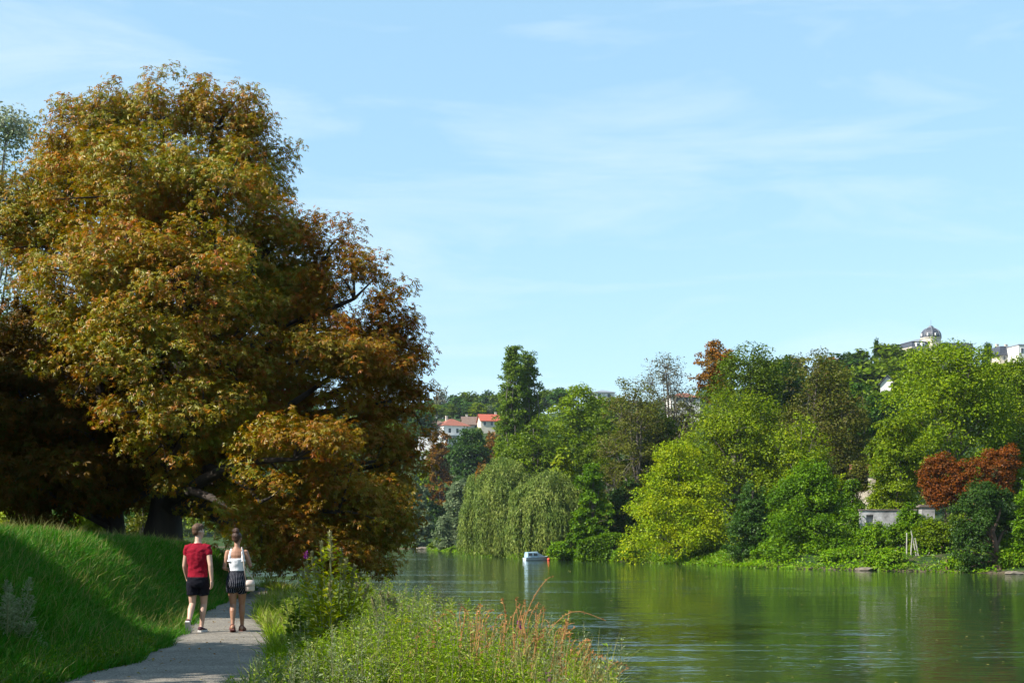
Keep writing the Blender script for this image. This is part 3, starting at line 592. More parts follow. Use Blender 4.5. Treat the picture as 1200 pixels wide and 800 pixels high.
# ------------------------------------------------------------------ houses
M['render'] = solid_mat('white_render', (.60,.58,.55), (.68,.66,.63), .6, .85, .15, 6)
M['cream'] = solid_mat('cream_render', (.48,.43,.35), (.58,.52,.43), .7, .85, .2, 5)
M['tile'] = solid_mat('terracotta_tiles', (.20,.068,.045), (.28,.105,.07), 2.5, .8, .6, 8, (1,4,1))
M['redtile'] = solid_mat('red_tiles', (.28,.06,.035), (.35,.085,.05), 2.5, .8, .6, 8, (1,4,1))
M['browntile'] = solid_mat('brown_tiles', (.12,.075,.06), (.19,.13,.10), 2.5, .85, .6, 8)
M['rubble'] = solid_mat('rubble_wall', (.22,.19,.15), (.62,.55,.45), 1.6, .9, .6, 5, detail=7); M['oldtile'] = solid_mat('old_red_tiles', (.12,.05,.03), (.22,.075,.045), 2.5, .85, .6, 8)
M['slate'] = solid_mat('slate_roof', (.035,.04,.055), (.065,.07,.09), 2.2, .5, .4, 9)
M['lead'] = solid_mat('lead_ridge', (.16,.175,.20), (.22,.24,.27), 2, .5)
M['glass'] = solid_mat('dark_window_glass', (.03,.04,.055), (.06,.075,.09), 1, .1, spec=.5)
M['frame'] = solid_mat('window_frame', (.75,.75,.73), None, 2, .6)
def house(name, label, px, d, base_py, w, dp, h, rot, roof='hip', rh=2.6, wall='render', rmat='tile', wins=(), over=.45, chim=None, foot=4):
    root = empty(name, (PX(px, d), d, PZ(base_py, d)), R(rot)); tag(root, label, 'house')
    mb = MB(); mb.box(-w/2, w/2, -dp/2, dp/2, -foot, h)
    if roof == 'gable': mb.add([(-w/2,-dp/2,h),(-w/2,dp/2,h),(-w/2,0,h+rh*.93),(w/2,-dp/2,h),(w/2,dp/2,h),(w/2,0,h+rh*.93)], [(0,2,1),(3,4,5),(0,3,5,2),(1,2,5,4)])
    mb.build('wall', M[wall], root)
    rf = MB(); a, b_ = w/2+over, dp/2+over; z0 = h+.02; t = .22
    if roof == 'hip':
        q = max(a-b_, .05)
        rf.add([(-a,-b_,z0),(a,-b_,z0),(a,b_,z0),(-a,b_,z0),(-q,0,z0+rh),(q,0,z0+rh)], [(0,1,5,4),(1,2,5),(2,3,4,5),(3,0,4),(3,2,1,0)])
    elif roof == 'gable':
        for sg in (-1, 1): rf.add([(-a,sg*b_,z0-.3),(a,sg*b_,z0-.3),(a,0,z0+rh),(-a,0,z0+rh),(-a,sg*b_,z0-.3+t),(a,sg*b_,z0-.3+t),(a,sg*.001,z0+rh+t),(-a,sg*.001,z0+rh+t)], [(0,1,2,3),(7,6,5,4),(0,4,5,1),(1,5,6,2),(2,6,7,3),(3,7,4,0)])
    elif roof == 'mansard':
        rf.add([(-a,-b_,z0),(a,-b_,z0),(a,b_,z0),(-a,b_,z0),(-a+.9,-b_+.9,z0+rh),(a-.9,-b_+.9,z0+rh),(a-.9,b_-.9,z0+rh),(-a+.9,b_-.9,z0+rh)], [(0,1,5,4),(1,2,6,5),(2,3,7,6),(3,0,4,7),(4,5,6,7),(3,2,1,0)])
    else: rf.box(-a, a, -b_, b_, z0, z0+rh)
    ro = rf.build('roof', M[rmat], root)
    for cx in (chim or []):
        c = MB(); c.box(cx-.35, cx+.35, .2, .8, h+.3, h+rh+.9); c.box(cx-.42, cx+.42, .13, .87, h+rh+.9, h+rh+1.05); c.build('chimney', M['cream'], ro)
    for face, u, z, ww, hh in wins:
        f = MB(); g = MB()
        if face == 'f':
            f.box(u-ww/2-.1, u+ww/2+.1, -dp/2-.06, -dp/2-.003, z-.1, z+hh+.1); g.box(u-ww/2, u+ww/2, -dp/2-.09, -dp/2-.062, z, z+hh)
        else:
            f.box(w/2+.003, w/2+.06, u-ww/2-.1, u+ww/2+.1, z-.1, z+hh+.1); g.box(w/2+.062, w/2+.09, u-ww/2, u+ww/2, z, z+hh)
        fo = f.build('window', M['frame'], root); g.build('pane', M['glass'], fo)
    return root
hw = house('white_house', 'white two-storey house with terracotta hip roof on the left hillside', 529, 470, 521, 9.6, 8.2, 6.0, 28, rh=2.5,
      wins=[('f',-2.6,3.6,.9,1.5),('f',.2,3.6,.9,1.5),('f',2.8,3.6,.9,1.5),('f',-3.0,.6,1.4,2.0),('f',3.2,.8,1.0,1.6),('s',-2.2,3.6,.9,1.5),('s',1.6,3.6,.9,1.5)], chim=[-1.5], foot=6)
mb = MB(); mb.box(.4, 4.4, -6.6, -4.103, -6, 2.5); mb.box(.2, 4.6, -6.8, -4.103, 2.502, 2.75); mb.build('bay', M['render'], hw)
for u in (1.3, 2.4, 3.5):
    f = MB(); f.box(u-.42, u+.42, -6.66, -6.603, .5, 2.1); fo = f.build('window', M['frame'], hw); g = MB(); g.box(u-.34, u+.34, -6.69, -6.662, .6, 2.0); g.build('pane', M['glass'], fo)
for u in (-4.0, -2.6, -1.2, 0.0):
    c = MB(); c.tube([(u,-6.3,-5.5),(u,-6.3,2.5)], .14, 8); c.build('column', M['render'], hw)
mb = MB(); mb.box(-4.6, .3, -6.6, -4.2, 2.52, 2.72); mb.build('balcony', M['render'], hw)
house('white_house', 'pale house with brown tiled hip roof and dormers left of the white one', 505, 485, 516, 9.5, 8, 5.2, 20, rh=2.4, rmat='browntile', wall='cream', wins=[('f',-2.5,2.6,.9,1.4),('f',2.2,2.6,.9,1.4),('f',-.1,2.6,.9,1.4),('s',0,2.6,.9,1.4)], chim=[2.0])
house('red_roofed_house', 'low house with a bright red gable roof beside the poplars', 574, 500, 501, 7.6, 7, 2.2, 12, 'gable', 2.3, 'cream', 'redtile', wins=[('f',-2.5,.6,.9,1.3),('f',1.8,.6,.9,1.3),('f',0,.6,.9,1.3)], chim=[2.2])
house('brown_roofed_house', 'small house with dull brown gable roof between the trees', 552, 515, 505, 6.5, 6, 2.2, 10, 'gable', 2.8, 'cream', 'browntile', wins=[('f',1.2,.6,.8,1.2)], chim=[-1.5])
house('white_house', 'small white house showing among the treetops left of the olive tree', 706, 440, 469, 6.5, 6, 2.2, 8, 'hip', 1.0, 'render', 'lead', wins=[('f',-1.6,.5,1.0,1.3),('f',1.4,.5,1.0,1.3)])
house('white_house', 'white house glimpsed behind the half-bare grey tree', 800, 430, 479, 9, 7, 3.2, 6, 'hip', 1.6, 'render', 'tile', wins=[('f',-2.6,1.8,1.0,1.4),('f',.2,1.8,1.0,1.4),('f',2.6,1.8,1.0,1.4)])
house('white_house', 'white gabled house half sunk in the right hillside trees', 1040, 318, 457, 2.4, 3, 1.3, 75, 'gable', 1.8, 'render', 'slate', wins=[('s',0,.3,.6,.8)])
house('ruined_house', 'cream gable wall with a red tiled roof between the vine thicket and the great tree', 1012, 160, 592, 2.6, 4.5, 3.6, -14, 'gable', .8, 'rubble', 'oldtile', over=.25)
tw = MB(); tw.box(PX(490,462), PX(523,462), 462, 462.5, PZ(540,462), PZ(513,462)); tw.box(PX(490,462)-.1, PX(523,462)+.1, 461.9, 462.6, PZ(513,462)+.002, PZ(513,462)+.25)
tag(tw.build('terrace_wall', M['render']), 'long white terrace wall below the pale tiled house', 'wall')

# domed mansion
d = 400.; s = d/F
root = empty('mansion', (PX(1085, d), d, PZ(425, d)), R(14)); tag(root, 'cream mansion with slate mansard and a domed corner tower on the right hilltop', 'mansion')
ZB = PZ(425, d)
def zz(py): return PZ(py, d)-ZB
cx = PX(1091.5, d)-PX(1085, d)
mb = MB(); mb.box(cx-7.4, cx-2.4, -2.6, 7, -14, zz(409.5)); mb.box(cx-7.6, cx-2.4, -2.8, 7.2, zz(409.5)+.002, zz(409)+.15); mb.build('wall', M['cream'], root)
mb = MB(); mb.box(cx+2.5, cx+12, -1.6, 7, -14, zz(409.5)); mb.build('wall', M['cream'], root)
mb = MB()
for x0, x1 in ((cx-7.4, cx-2.3), (cx+2.4, cx+12)):
    a = zz(408.2); b_ = zz(401.5); mb.add([(x0,-2.5,a),(x1,-2.5,a),(x1,7,a),(x0,7,a),(x0+.6,-1.7,b_),(x1,-1.7,b_),(x1,6.2,b_),(x0+.6,6.2,b_)], [(0,1,5,4),(1,2,6,5),(2,3,7,6),(3,0,4,7),(4,5,6,7),(3,2,1,0)])
rf = mb.build('roof', M['slate'], root)
mb = MB(); a = zz(401.5)+.01; mb.add([(cx-7.0,-2.0,a),(cx-2.3,-2.0,a),(cx-2.3,6.4,a),(cx-7.0,6.4,a),(cx-2.3,2,a+1.3),(cx-4,2,a+1.0)], [(0,1,4,5),(1,2,4),(2,3,5,4),(3,0,5),(3,2,1,0)]); mb.build('upper_roof', M['lead'], rf)
for u in (-5.6, -3.9):
    f = MB(); f.box(cx+u-.5, cx+u+.5, -2.75, -1.9, zz(407.5), zz(403.2)); dm = f.build('dormer', M['frame'], rf); g = MB(); g.box(cx+u-.28, cx+u+.28, -2.79, -2.752, zz(407), zz(404.2)); g.build('pane', M['glass'], dm)
mb = MB(); n = 8; rr = 2.75
def octa(r, z, ph=math.pi/8): return [(cx+r*math.cos(ph+2*math.pi*k/n)*1.0, r*math.sin(ph+2*math.pi*k/n), z) for k in range(n)]
mb.loft([octa(rr, -14), octa(rr, zz(397)), octa(rr+.22, zz(396.8)), octa(rr+.22, zz(395.8))]); mb.build('tower', M['cream'], root)
z0 = zz(395.8)+.01; hd = zz(383.6)-z0; prof = [(1.0,0),(1.0,.12),(.98,.3),(.92,.5),(.80,.68),(.62,.84),(.38,.95),(.28,1.0)]
mb = MB(); mb.loft([octa((rr+.12)*a, z0+hd*b_) for a, b_ in prof]); dome = mb.build('dome', M['slate'], root)
for k in range(n):
    mb = MB(); ph = math.pi/8+2*math.pi*k/n
    mb.tube([(cx+(rr+.13)*a*math.cos(ph), (rr+.13)*a*math.sin(ph), z0+hd*b_) for a, b_ in prof], .07, 5); mb.build('ridge', M['lead'], dome)
for k in (5, 6, 4):
    ph = 2*math.pi*k/n + math.pi/4*0; x, y = cx+(rr-.1)*math.cos(ph), (rr-.1)*math.sin(ph)
    f = MB(); f.box(x-.30, x+.30, y-.25, y+.25, z0+hd*.14, z0+hd*.38); w_ = f.build('dormer', M['frame'], dome)
    g = MB(); g.box(x-.18, x+.18, y-.29, y-.252, z0+hd*.17, z0+hd*.35); g.build('pane', M['glass'], w_)
mb = MB(); mb.loft([octa(.75, z0+hd+.005), octa(.75, z0+hd+.3), octa(.5, z0+hd+.32), octa(.5, z0+hd+.5)]); mb.build('lantern', M['lead'], dome)
mb = MB(); mb.tube([(cx, 0, z0+hd+.5), (cx, 0, z0+hd+2.2)], .06, 5); mb.build('mast', M['lead'], dome)
wb = house('white_block', 'white flat-roofed block at the right edge of the hilltop', 1199, 395, 425, 7.2, 8, 4.3, 10, 'flat', .25, 'render', 'lead', wins=[('f',-2.6,2.3,.7,1.2),('f',.1,2.3,.9,1.2),('f',2.2,2.3,.9,1.2)], over=.15, foot=12)
house('slate_roofed_house', 'dark slate mansard house left of the white block', 1175, 400, 424, 5.6, 7, 1.4, 10, 'mansard', 2.6, 'cream', 'slate', wins=[('f',-1.4,.2,.7,1.0),('f',1.2,.2,.7,1.0)], chim=[-1.4, 1.3], foot=12)

# ------------------------------------------------------------------ old river wall, pillar, stakes, rocks
M['oldwall'] = solid_mat('stained_whitewash', (.10,.095,.09), (.50,.49,.49), 1.1, .9, .5, 5, detail=7)
M['cap'] = solid_mat('weathered_coping', (.09,.07,.06), (.2,.17,.14), 2, .9, .4, 6)
M['stone'] = solid_mat('bank_stone', (.10,.08,.06), (.19,.16,.125), 1.5, .9, .6, 4)
M['weathered'] = solid_mat('weathered_wood', (.25,.235,.21), (.40,.38,.34), 4, .85, .3, 10)
d = 138.
root = empty('river_wall', (PX(1030, d), d, 0)); tag(root, 'stained whitewashed old river wall above the bank', 'wall')
x0, x1 = PX(1007, d)-root.location.x, PX(1074, d)-root.location.x
mb = MB()
xo0, xo1 = PX(1014.5, d)-root.location.x, PX(1023, d)-root.location.x
mb.box(x0, xo0, -.2, .2, .2, PZ(598, d)); mb.box(xo1, x1, -.2, .2, .2, PZ(598, d)); mb.box(xo0, xo1, -.2, .2, PZ(603, d), PZ(598, d)); mb.box(xo0, xo1, .12, .2, .2, PZ(603, d)-.002)
mb.build('masonry', M['oldwall'], root)
mb = MB(); mb.box(x0-.1, x1, -.28, .28, PZ(598, d)+.002, PZ(596.4, d)); mb.build('coping', M['cap'], root)
d = 135.
root = empty('wall_pillar', (PX(1086, d), d, 0)); tag(root, 'square whitewashed pillar with a cap at the end of the river wall', 'pillar')
mb = MB(); mb.box(-.62, .62, -.5, .5, PZ(608.5, d), PZ(594, d)); mb.box(-.4, .62, -.42, .5, PZ(608.5, d)-2.6, PZ(608.5, d)-.003); mb.build('shaft', M['oldwall'], root)
mb = MB(); mb.box(-.85, .55, -.6, .6, PZ(594, d)+.002, PZ(592.3, d)); mb.box(-.7, .35, -.45, .45, PZ(592.3, d)+.002, PZ(591, d)); mb.build('cap', M['cap'], root)
d = 127.
for k, (px, tp, bt, dx, lb) in enumerate([(1062.5,624,641,.0,'straight white bleached stake, leftmost of the cluster on the bank'),(1068,629,642,.1,'thin short white stake in the middle of the cluster'),(1071,622,641,-.45,'tall slanting white stake at the right of the cluster'),(1074.5,630,640,-.3,'short white stake leaning beside the tall slanting one'),(1086,646,657,.45,'thin bleached stick slanting out of the bank near the water')]):
    x = PX(px, d); zb = min(gz(x, d), PZ(bt, d))-.2; mb = MB(); mb.tube([(x-dx*.5, d, zb), (x, d, (zb+PZ(tp, d))/2), (x+dx*.6, d-.05, PZ(tp, d))], [.06, .055, .045] if k != 4 else .03, 6)
    tag(mb.build('stake', M['weathered'], None), lb, 'stake', 'stakes on the right bank')
mb = MB(); x = PX(1109, 121); mb.tube([(x, 121, -2.2), (x+.03, 121, PZ(655, 121))], [.1, .08], 6); tag(mb.build('mooring_post', M['barkbrown']), 'short brown post at the waterline left of the leaning trunk', 'post')
rg = random.Random(4)
for px, d_, w, h, lb in [(1014,125.6,2.0,.42,'flat brown stone slab at the water left of the stakes'),(1188,114.3,1.5,.35,'low stone by the water at the right edge'),(1050,128.5,.55,.55,'round pale stone on the grassy bank'),(497,297,3.2,.7,'pale stone landing on the far left bank'),(528,275,2.2,.6,'brown stone on the bank by the silver willows')]:
    bm = bmesh.new(); bmesh.ops.create_icosphere(bm, subdivisions=2, radius=1)
    for v_ in bm.verts: v_.co *= 1+rg.uniform(-.16, .16); v_.co = Vector((v_.co.x*w/2, v_.co.y*w*.4, v_.co.z*h*.6))
    me = bpy.data.meshes.new('rock'); bm.to_mesh(me); bm.free(); x = PX(px, d_)
    o = link('rock', me, None, M['stone']); o.location = (x, d_, max(gz(x, d_), WATER_Z)+h*.15); tag(o, lb, 'rock', 'stones along the far bank')

# ------------------------------------------------------------------ boat and buoy
M['gelcoat'] = solid_mat('white_gelcoat', (.34,.39,.44), (.40,.45,.50), 2, .35, spec=.5)
M['canopy'] = solid_mat('pale_blue_canopy', (.24,.36,.46), (.30,.42,.52), 2, .6)
M['hullblue'] = solid_mat('hull_stripe', (.12,.16,.22), None, 2, .4)
bo = empty('cabin_boat', (PX(628.5, 174), 174, WATER_Z), R(22)); bo.scale = (.9, .9, .76); tag(bo, 'small white cabin boat with pale blue top moored under the weeping willow', 'boat')
st = [(-1.75,.62,.42),(-1.2,.74,.44),(-.3,.80,.46),(.6,.72,.52),(1.25,.46,.60),(1.75,.06,.70)]
mb = MB(); mb.loft([[(x,-w,h),(x,-w*.92,.12),(x,-w*.55,-.22),(x,w*.55,-.22),(x,w*.92,.12),(x,w,h)] for x, w, h in st]); hull = mb.build('hull', M['gelcoat'], bo)
mb = MB(); mb.loft([[(x,-w-.05,h+.003),(x,-w-.05,h-.07),(x,-w-.005,h-.08),(x,-w-.005,h+.003)] for x, w, h in st]); mb.loft([[(x,w+.005,h+.003),(x,w+.005,h-.08),(x,w+.05,h-.07),(x,w+.05,h+.003)] for x, w, h in st]); mb.build('rub_rail', M['hullblue'], hull)
mb = MB(); mb.loft([[(-1.55,-.6,.47),(-1.5,-.52,1.3),(-1.5,.52,1.3),(-1.55,.6,.47)],[(.1,-.66,.49),(.0,-.55,1.38),(.0,.55,1.38),(.1,.66,.49)]]); cab = mb.build('cabin', M['canopy'], bo, bevel=.03)
mb = MB(); mb.loft([[(.105,-.62,.51),(.02,-.53,1.3),(.02,.53,1.3),(.105,.62,.51)],[(1.2,-.3,.62),(.5,-.42,.98),(.5,.42,.98),(1.2,.3,.62)]]); mb.build('foredeck', M['gelcoat'], bo)
for sg in (-1, 1):
    for xa, xb in ((-1.35, -.85), (-.65, -.1)):
        g = MB(); y0, y1 = sg*(.635), sg*(.578); g.add([(xa,y0,.72),(xb,y0+sg*.02,.72),(xb,y1+sg*.01,1.15),(xa,y1,1.15),(xa,y0+sg*.025,.72),(xb,y0+sg*.045,.72),(xb,y1+sg*.035,1.15),(xa,y1+sg*.025,1.15)], [(0,1,2,3),(4,5,6,7),(0,4,5,1),(1,5,6,2),(2,6,7,3),(3,7,4,0)]); g.build('window', M['glass'], cab)
g = MB(); g.add([(.14,-.5,.8),(.14,.5,.8),(.06,.45,1.24),(.06,-.45,1.24),(.17,-.5,.8),(.17,.5,.8),(.09,.45,1.24),(.09,-.45,1.24)], [(0,1,2,3),(4,5,6,7),(0,4,5,1),(1,5,6,2),(2,6,7,3),(3,7,4,0)]); g.build('windscreen', M['glass'], cab)
M['red'] = solid_mat('red_buoy', (.55,.06,.03), (.62,.09,.05), 3, .5)
mb = MB(); mb.ellipsoid((0,0,.12), (.19,.19,.2), 12, 8); mb.tube([(0,0,.36),(0,0,.52)], .05, 8); bu = mb.build('buoy', M['red'], None, True); bu.location = (PX(643, 173.5), 173.5, WATER_Z); tag(bu, 'red mooring buoy floating at the right of the cabin boat', 'buoy')

# ------------------------------------------------------------------ the couple
def skin_mat(name, a, b_):
    m, nt, out = new_mat(name); p = nt.nodes.new('ShaderNodeBsdfPrincipled'); p.inputs['Roughness'].default_value = .55
    p.inputs['Subsurface Weight'].default_value = .12; p.inputs['Subsurface Radius'].default_value = (.012,.005,.003)
    n = noise(nt, 7, 3); r_ = ramp(nt, [a, b_], [.35,.65]); nt.links.new(n.outputs[0], r_.inputs[0]); nt.links.new(r_.outputs[0], p.inputs['Base Color']); nt.links.new(p.outputs[0], out.inputs[0]); return m
def cloth_mat(name, a, b_, folds=1.0):
    m = solid_mat(name, a, b_, 8, .9, folds, 9, (1,1,.45), spec=.06); return m
M['skin_m'] = skin_mat('fair_skin', (.40,.245,.18), (.46,.29,.215)); M['skin_w'] = skin_mat('tanned_skin', (.25,.115,.065), (.29,.145,.085))
M['hair_m'] = solid_mat('brown_hair', (.055,.028,.015), (.11,.06,.03), 30, .6, .8, 60, (1,1,.25)); M['hair_w'] = solid_mat('dark_brown_hair', (.03,.014,.008), (.065,.03,.018), 30, .55, .8, 60, (1,1,.3))
M['tee'] = cloth_mat('crimson_cotton', (.17,.006,.016), (.21,.009,.021)); M['navy'] = cloth_mat('black_cotton', (.006,.006,.010), (.011,.011,.016))
M['tank'] = cloth_mat('white_cotton', (.58,.58,.61), (.64,.64,.67), .35)
M['shoe'] = solid_mat('dark_trainer', (.04,.015,.022), (.09,.03,.04), 14, .8); M['sole'] = solid_mat('pale_sole', (.5,.48,.46), None, 5, .7); M['sandal'] = solid_mat('brown_sandal', (.10,.03,.025), (.15,.05,.04), 9, .6)
M['eye'] = solid_mat('eye', (.7,.68,.65), None, 3, .3); M['bagleather'] = solid_mat('cream_leather', (.46,.36,.31), (.53,.43,.37), 5, .6)
m, nt, out = new_mat('striped_cotton'); p = nt.nodes.new('ShaderNodeBsdfPrincipled'); p.inputs['Specular IOR Level'].default_value = .08; p.inputs['Roughness'].default_value = .9
tc = nt.nodes.new('ShaderNodeTexCoord'); sx = nt.nodes.new('ShaderNodeSeparateXYZ'); nt.links.new(tc.outputs['Object'], sx.inputs[0])
at = nt.nodes.new('ShaderNodeMath'); at.operation = 'ARCTAN2'; nt.links.new(sx.outputs[1], at.inputs[0]); nt.links.new(sx.outputs[0], at.inputs[1])
ml = nt.nodes.new('ShaderNodeMath'); ml.operation = 'MULTIPLY'; ml.inputs[1].default_value = 30/ (2*math.pi); nt.links.new(at.outputs[0], ml.inputs[0])
fr = nt.nodes.new('ShaderNodeMath'); fr.operation = 'FRACT'; nt.links.new(ml.outputs[0], fr.inputs[0])
rp = ramp(nt, [(.004,.005,.012),(.24,.24,.26)], [0,.88], 'CONSTANT'); nt.links.new(fr.outputs[0], rp.inputs[0]); nt.links.new(rp.outputs[0], p.inputs['Base Color']); nt.links.new(p.outputs[0], out.inputs[0]); M['stripe'] = m

def ring(c, rx, ry, n=18, rz=0, tilt=0):
    out = []
    for k in range(n):
        t = 2*math.pi*k/n; x, y = rx*math.cos(t), ry*math.sin(t)
        out.append((c[0]+x*math.cos(rz)-y*math.sin(rz), c[1]+x*math.sin(rz)+y*math.cos(rz), c[2]+x*tilt))
    return out
def torso(mb, rings):
    return mb.loft([ring((cx_, cy, z), rx, ry) for z, cx_, cy, rx, ry in rings])
def limb(mb, pts, rad, n=12, sub=4):
    """tapered limb with rounded joints through the given joints"""
    P_ = [Vector(p) for p in pts]; pp, rr_ = [], []
    for i in range(len(P_)-1):
        for k in range(sub):
            t = k/sub; pp.append(P_[i].lerp(P_[i+1], t)); rr_.append(rad[i]*(1-t)+rad[i+1]*t)
    pp.append(P_[-1]); rr_.append(rad[-1]); mb.tube(pp, rr_, n)
    for p_, r_ in zip(P_, rad): mb.ellipsoid(p_, (r_, r_, r_), 10, 8)
    return mb
def hand(mb, w, d, side, curl=.9, back=(1, 0, 0)):
    """palm, four unequal curled fingers and a thumb; w wrist, d pointing direction, back = outward normal of the back of the hand"""
    w = Vector(w); d = Vector(d).normalized(); b_ = Vector(back); b_ = (b_ - d*b_.dot(d)).normalized(); s_ = d.cross(b_)*side
    if s_.y < 0: s_ = -s_                       # thumb edge looks forward
    for k in range(4):
        t = (k-1.5)/1.5; k0 = w+d*.015+s_*t*.022; k1 = w+d*.088+s_*t*.031
        mb.tube([k0, k1], [.0165, .0135], 8)
        ln = (.066, .078, .082, .072)[k]; f = [k1 - d*.006]; cur = d; ax = -b_
        for j, q in enumerate((.45, .32, .26)):
            ang = curl*(.35+.35*j); dirn = (d*math.cos(ang) + ax*math.sin(ang)); f.append(f[-1]+dirn*ln*q)
        mb.tube(f, [.0105, .010, .009, .0075], 8); mb.ellipsoid(f[-1], (.0076,)*3, 8, 6)
    t0 = w+d*.022+s_*.026; t1 = t0 + (d*.6+s_*.65-b_*.2).normalized()*.042; t2 = t1 + (d*.95+s_*.1-b_*.35).normalized()*.03
    mb.tube([w+d*.008+s_*.012, t0, t1, t2], [.014, .0135, .011, .0085], 8); mb.ellipsoid(t2, (.0087,)*3, 8, 6)
def head(mb, c, yaw, s_=1.0):
    rot = Matrix.Rotation(yaw, 3, 'Z'); c = Vector(c)
    L = lambda x, y, z: c + rot @ Vector((x*s_, y*s_, z*s_))
    E = lambda p, r, tl=0: mb.ellipsoid(L(*p), tuple(q*s_ for q in r), 16, 12, rot @ Matrix.Rotation(tl, 3, 'X'))
    E((0,-.012,.03), (.077,.098,.088)); E((0,.018,-.03), (.062,.078,.085)); E((0,.052,-.092), (.034,.034,.026)); E((0,.03,-.06), (.054,.06,.05))
    mb.tube([L(0,.085,.022), L(0,.103,-.005), L(0,.112,-.028)], [.010*s_, .013*s_, .017*s_], 8); E((0,.104,-.033), (.019,.015,.012))
    E((0,.088,-.062), (.025,.014,.008)); E((0,.086,-.072), (.022,.014,.009))
    for sg in (-1, 1): E((sg*.026,.078,.03), (.026,.016,.009)); E((sg*.079,-.004,-.004), (.012,.022,.034), .2); E((sg*.040,.055,-.018), (.022,.025,.022))
    return L
def eyes(L, root, rot):
    for sg in (-1, 1):
        e = MB(); e.ellipsoid(L(sg*.031,.079,.012), (.0125,)*3, 10, 8); e.build('eye', M['eye'], root, True)
# ---- man
man = empty('person', (-5.19, 23.5, .025), R(-4)); man.scale = (.965,)*3; tag(man, 'man in a crimson T-shirt and black shorts walking away on the path', 'person')
b = MB()
torso(b, [(1.545,.0,.01,.055,.055),(1.50,0,0,.085,.066),(1.46,0,-.005,.155,.085),(1.40,0,-.01,.185,.105),(1.28,0,-.01,.178,.112),(1.12,0,0,.152,.10),(1.02,0,0,.150,.098),(.93,0,-.005,.168,.112),(.86,0,-.005,.165,.11),(.80,0,0,.10,.08)])
limb(b, [(0,.0,1.45),(0,.012,1.545),(.0,.03,1.63)], [.072,.058,.056])
yaw = R(-38); Lm = head(b, (0,.03,1.715), yaw, 1.0)
aL = [(-.178,0,1.43),(-.240,.03,1.135),(-.232,.16,.90)]; aR = [(.178,0,1.43),(.245,-.085,1.14),(.262,-.07,.885)]
for arm, sd in ((aL, -1), (aR, 1)):
    limb(b, [arm[0], tuple(Vector(arm[0]).lerp(Vector(arm[1]), .45)), arm[1], tuple(Vector(arm[1]).lerp(Vector(arm[2]), .3)), arm[2]], [.060,.050,.040,.041,.027]); hand(b, arm[2], (0,.10,-1), sd, .8, (sd,-.25,0))
lL = [(-.092,0,.88),(-.105,.04,.48),(-.088,-.24,.175)]; lR = [(.092,0,.88),(.075,.11,.485),(.035,.10,.088)]
for lg in (lL, lR):
    k_, a_ = Vector(lg[1]), Vector(lg[2]); cf = k_.lerp(a_, .32) + Vector((0,-.022,0))
    limb(b, [lg[0], tuple(Vector(lg[0]).lerp(k_, .55)), lg[1], tuple(cf), tuple(k_.lerp(a_, .72)), lg[2]], [.095,.075,.055,.057,.041,.035])
def foot(mb, ank, tilt, yaw_, up=0):
    a = Vector(ank); rt = Matrix.Rotation(yaw_, 3, 'Z') @ Matrix.Rotation(tilt, 3, 'X'); pts = [(0,-.045,-.045),(0,.04,-.045),(0,.13,-.058)]
    mb.tube([a]+[a + rt @ Vector(p_) for p_ in pts[:1]], [.036,.036], 10)
    limb(mb, [a + rt @ Vector(p_) for p_ in pts], [.034,.036,.028], 10)
foot(b, lL[2], R(-55), R(6)); foot(b, lR[2], 0, R(-8))
b.solid('body', M['skin_m'], man, .0075, 3); eyes(Lm, man, yaw)
h = MB(); rot = Matrix.Rotation(yaw, 3, 'Z')
h.ellipsoid(Lm(0,-.022,.058), (.085,.098,.082), 16, 12, rot); h.ellipsoid(Lm(0,.04,.098), (.066,.055,.042), 14, 10, rot); h.ellipsoid(Lm(0,-.055,.01), (.070,.058,.075), 14, 10, rot)
for sg in (-1, 1): h.ellipsoid(Lm(sg*.068,.0,.035), (.014,.03,.04), 10, 8, rot)
rg = random.Random(3)
for k in range(60):
    t = rg.uniform(0, 6.28); u_ = rg.uniform(.15, 1); h.ellipsoid(Lm(.078*math.cos(t)*u_, -.01+.09*math.sin(t)*u_, .055+.085*math.sqrt(1-u_*u_*.9)), (.014,.014,.012), 7, 5)
h.solid('hair', M['hair_m'], man, .008, 2)
t = MB()
torso(t, [(1.525,0,.005,.078,.070),(1.50,0,0,.105,.078),(1.465,0,-.005,.165,.094),(1.40,0,-.01,.200,.117),(1.28,0,-.01,.195,.124),(1.12,0,0,.172,.114),(1.02,0,0,.172,.113),(.945,0,-.005,.180,.122),(.925,0,-.005,.180,.122)])
for arm in (aL, aR):
    A, B_ = Vector(arm[0]), Vector(arm[1]); t.tube([A-Vector((A.x*.5,0,-.03)), A, A.lerp(B_, .2), A.lerp(B_, .40)], [.07,.075,.068,.061], 14)
tee = t.solid('t_shirt', M['tee'], man, .0085, 5, .008)
sh = MB(); torso(sh, [(.985,0,0,.166,.108),(.93,0,-.005,.186,.128),(.86,0,-.005,.190,.130),(.80,0,0,.186,.125),(.765,0,0,.17,.11)])
for lg, sd in ((lL, -1), (lR, 1)):
    A, B_ = Vector(lg[0]), Vector(lg[1]); sh.tube([A+Vector((0,0,-.02)), A.lerp(B_, .3), A.lerp(B_, .60)], [.108,.108,.101], 16)
sh.solid('shorts', M['navy'], man, .009, 4, .007)
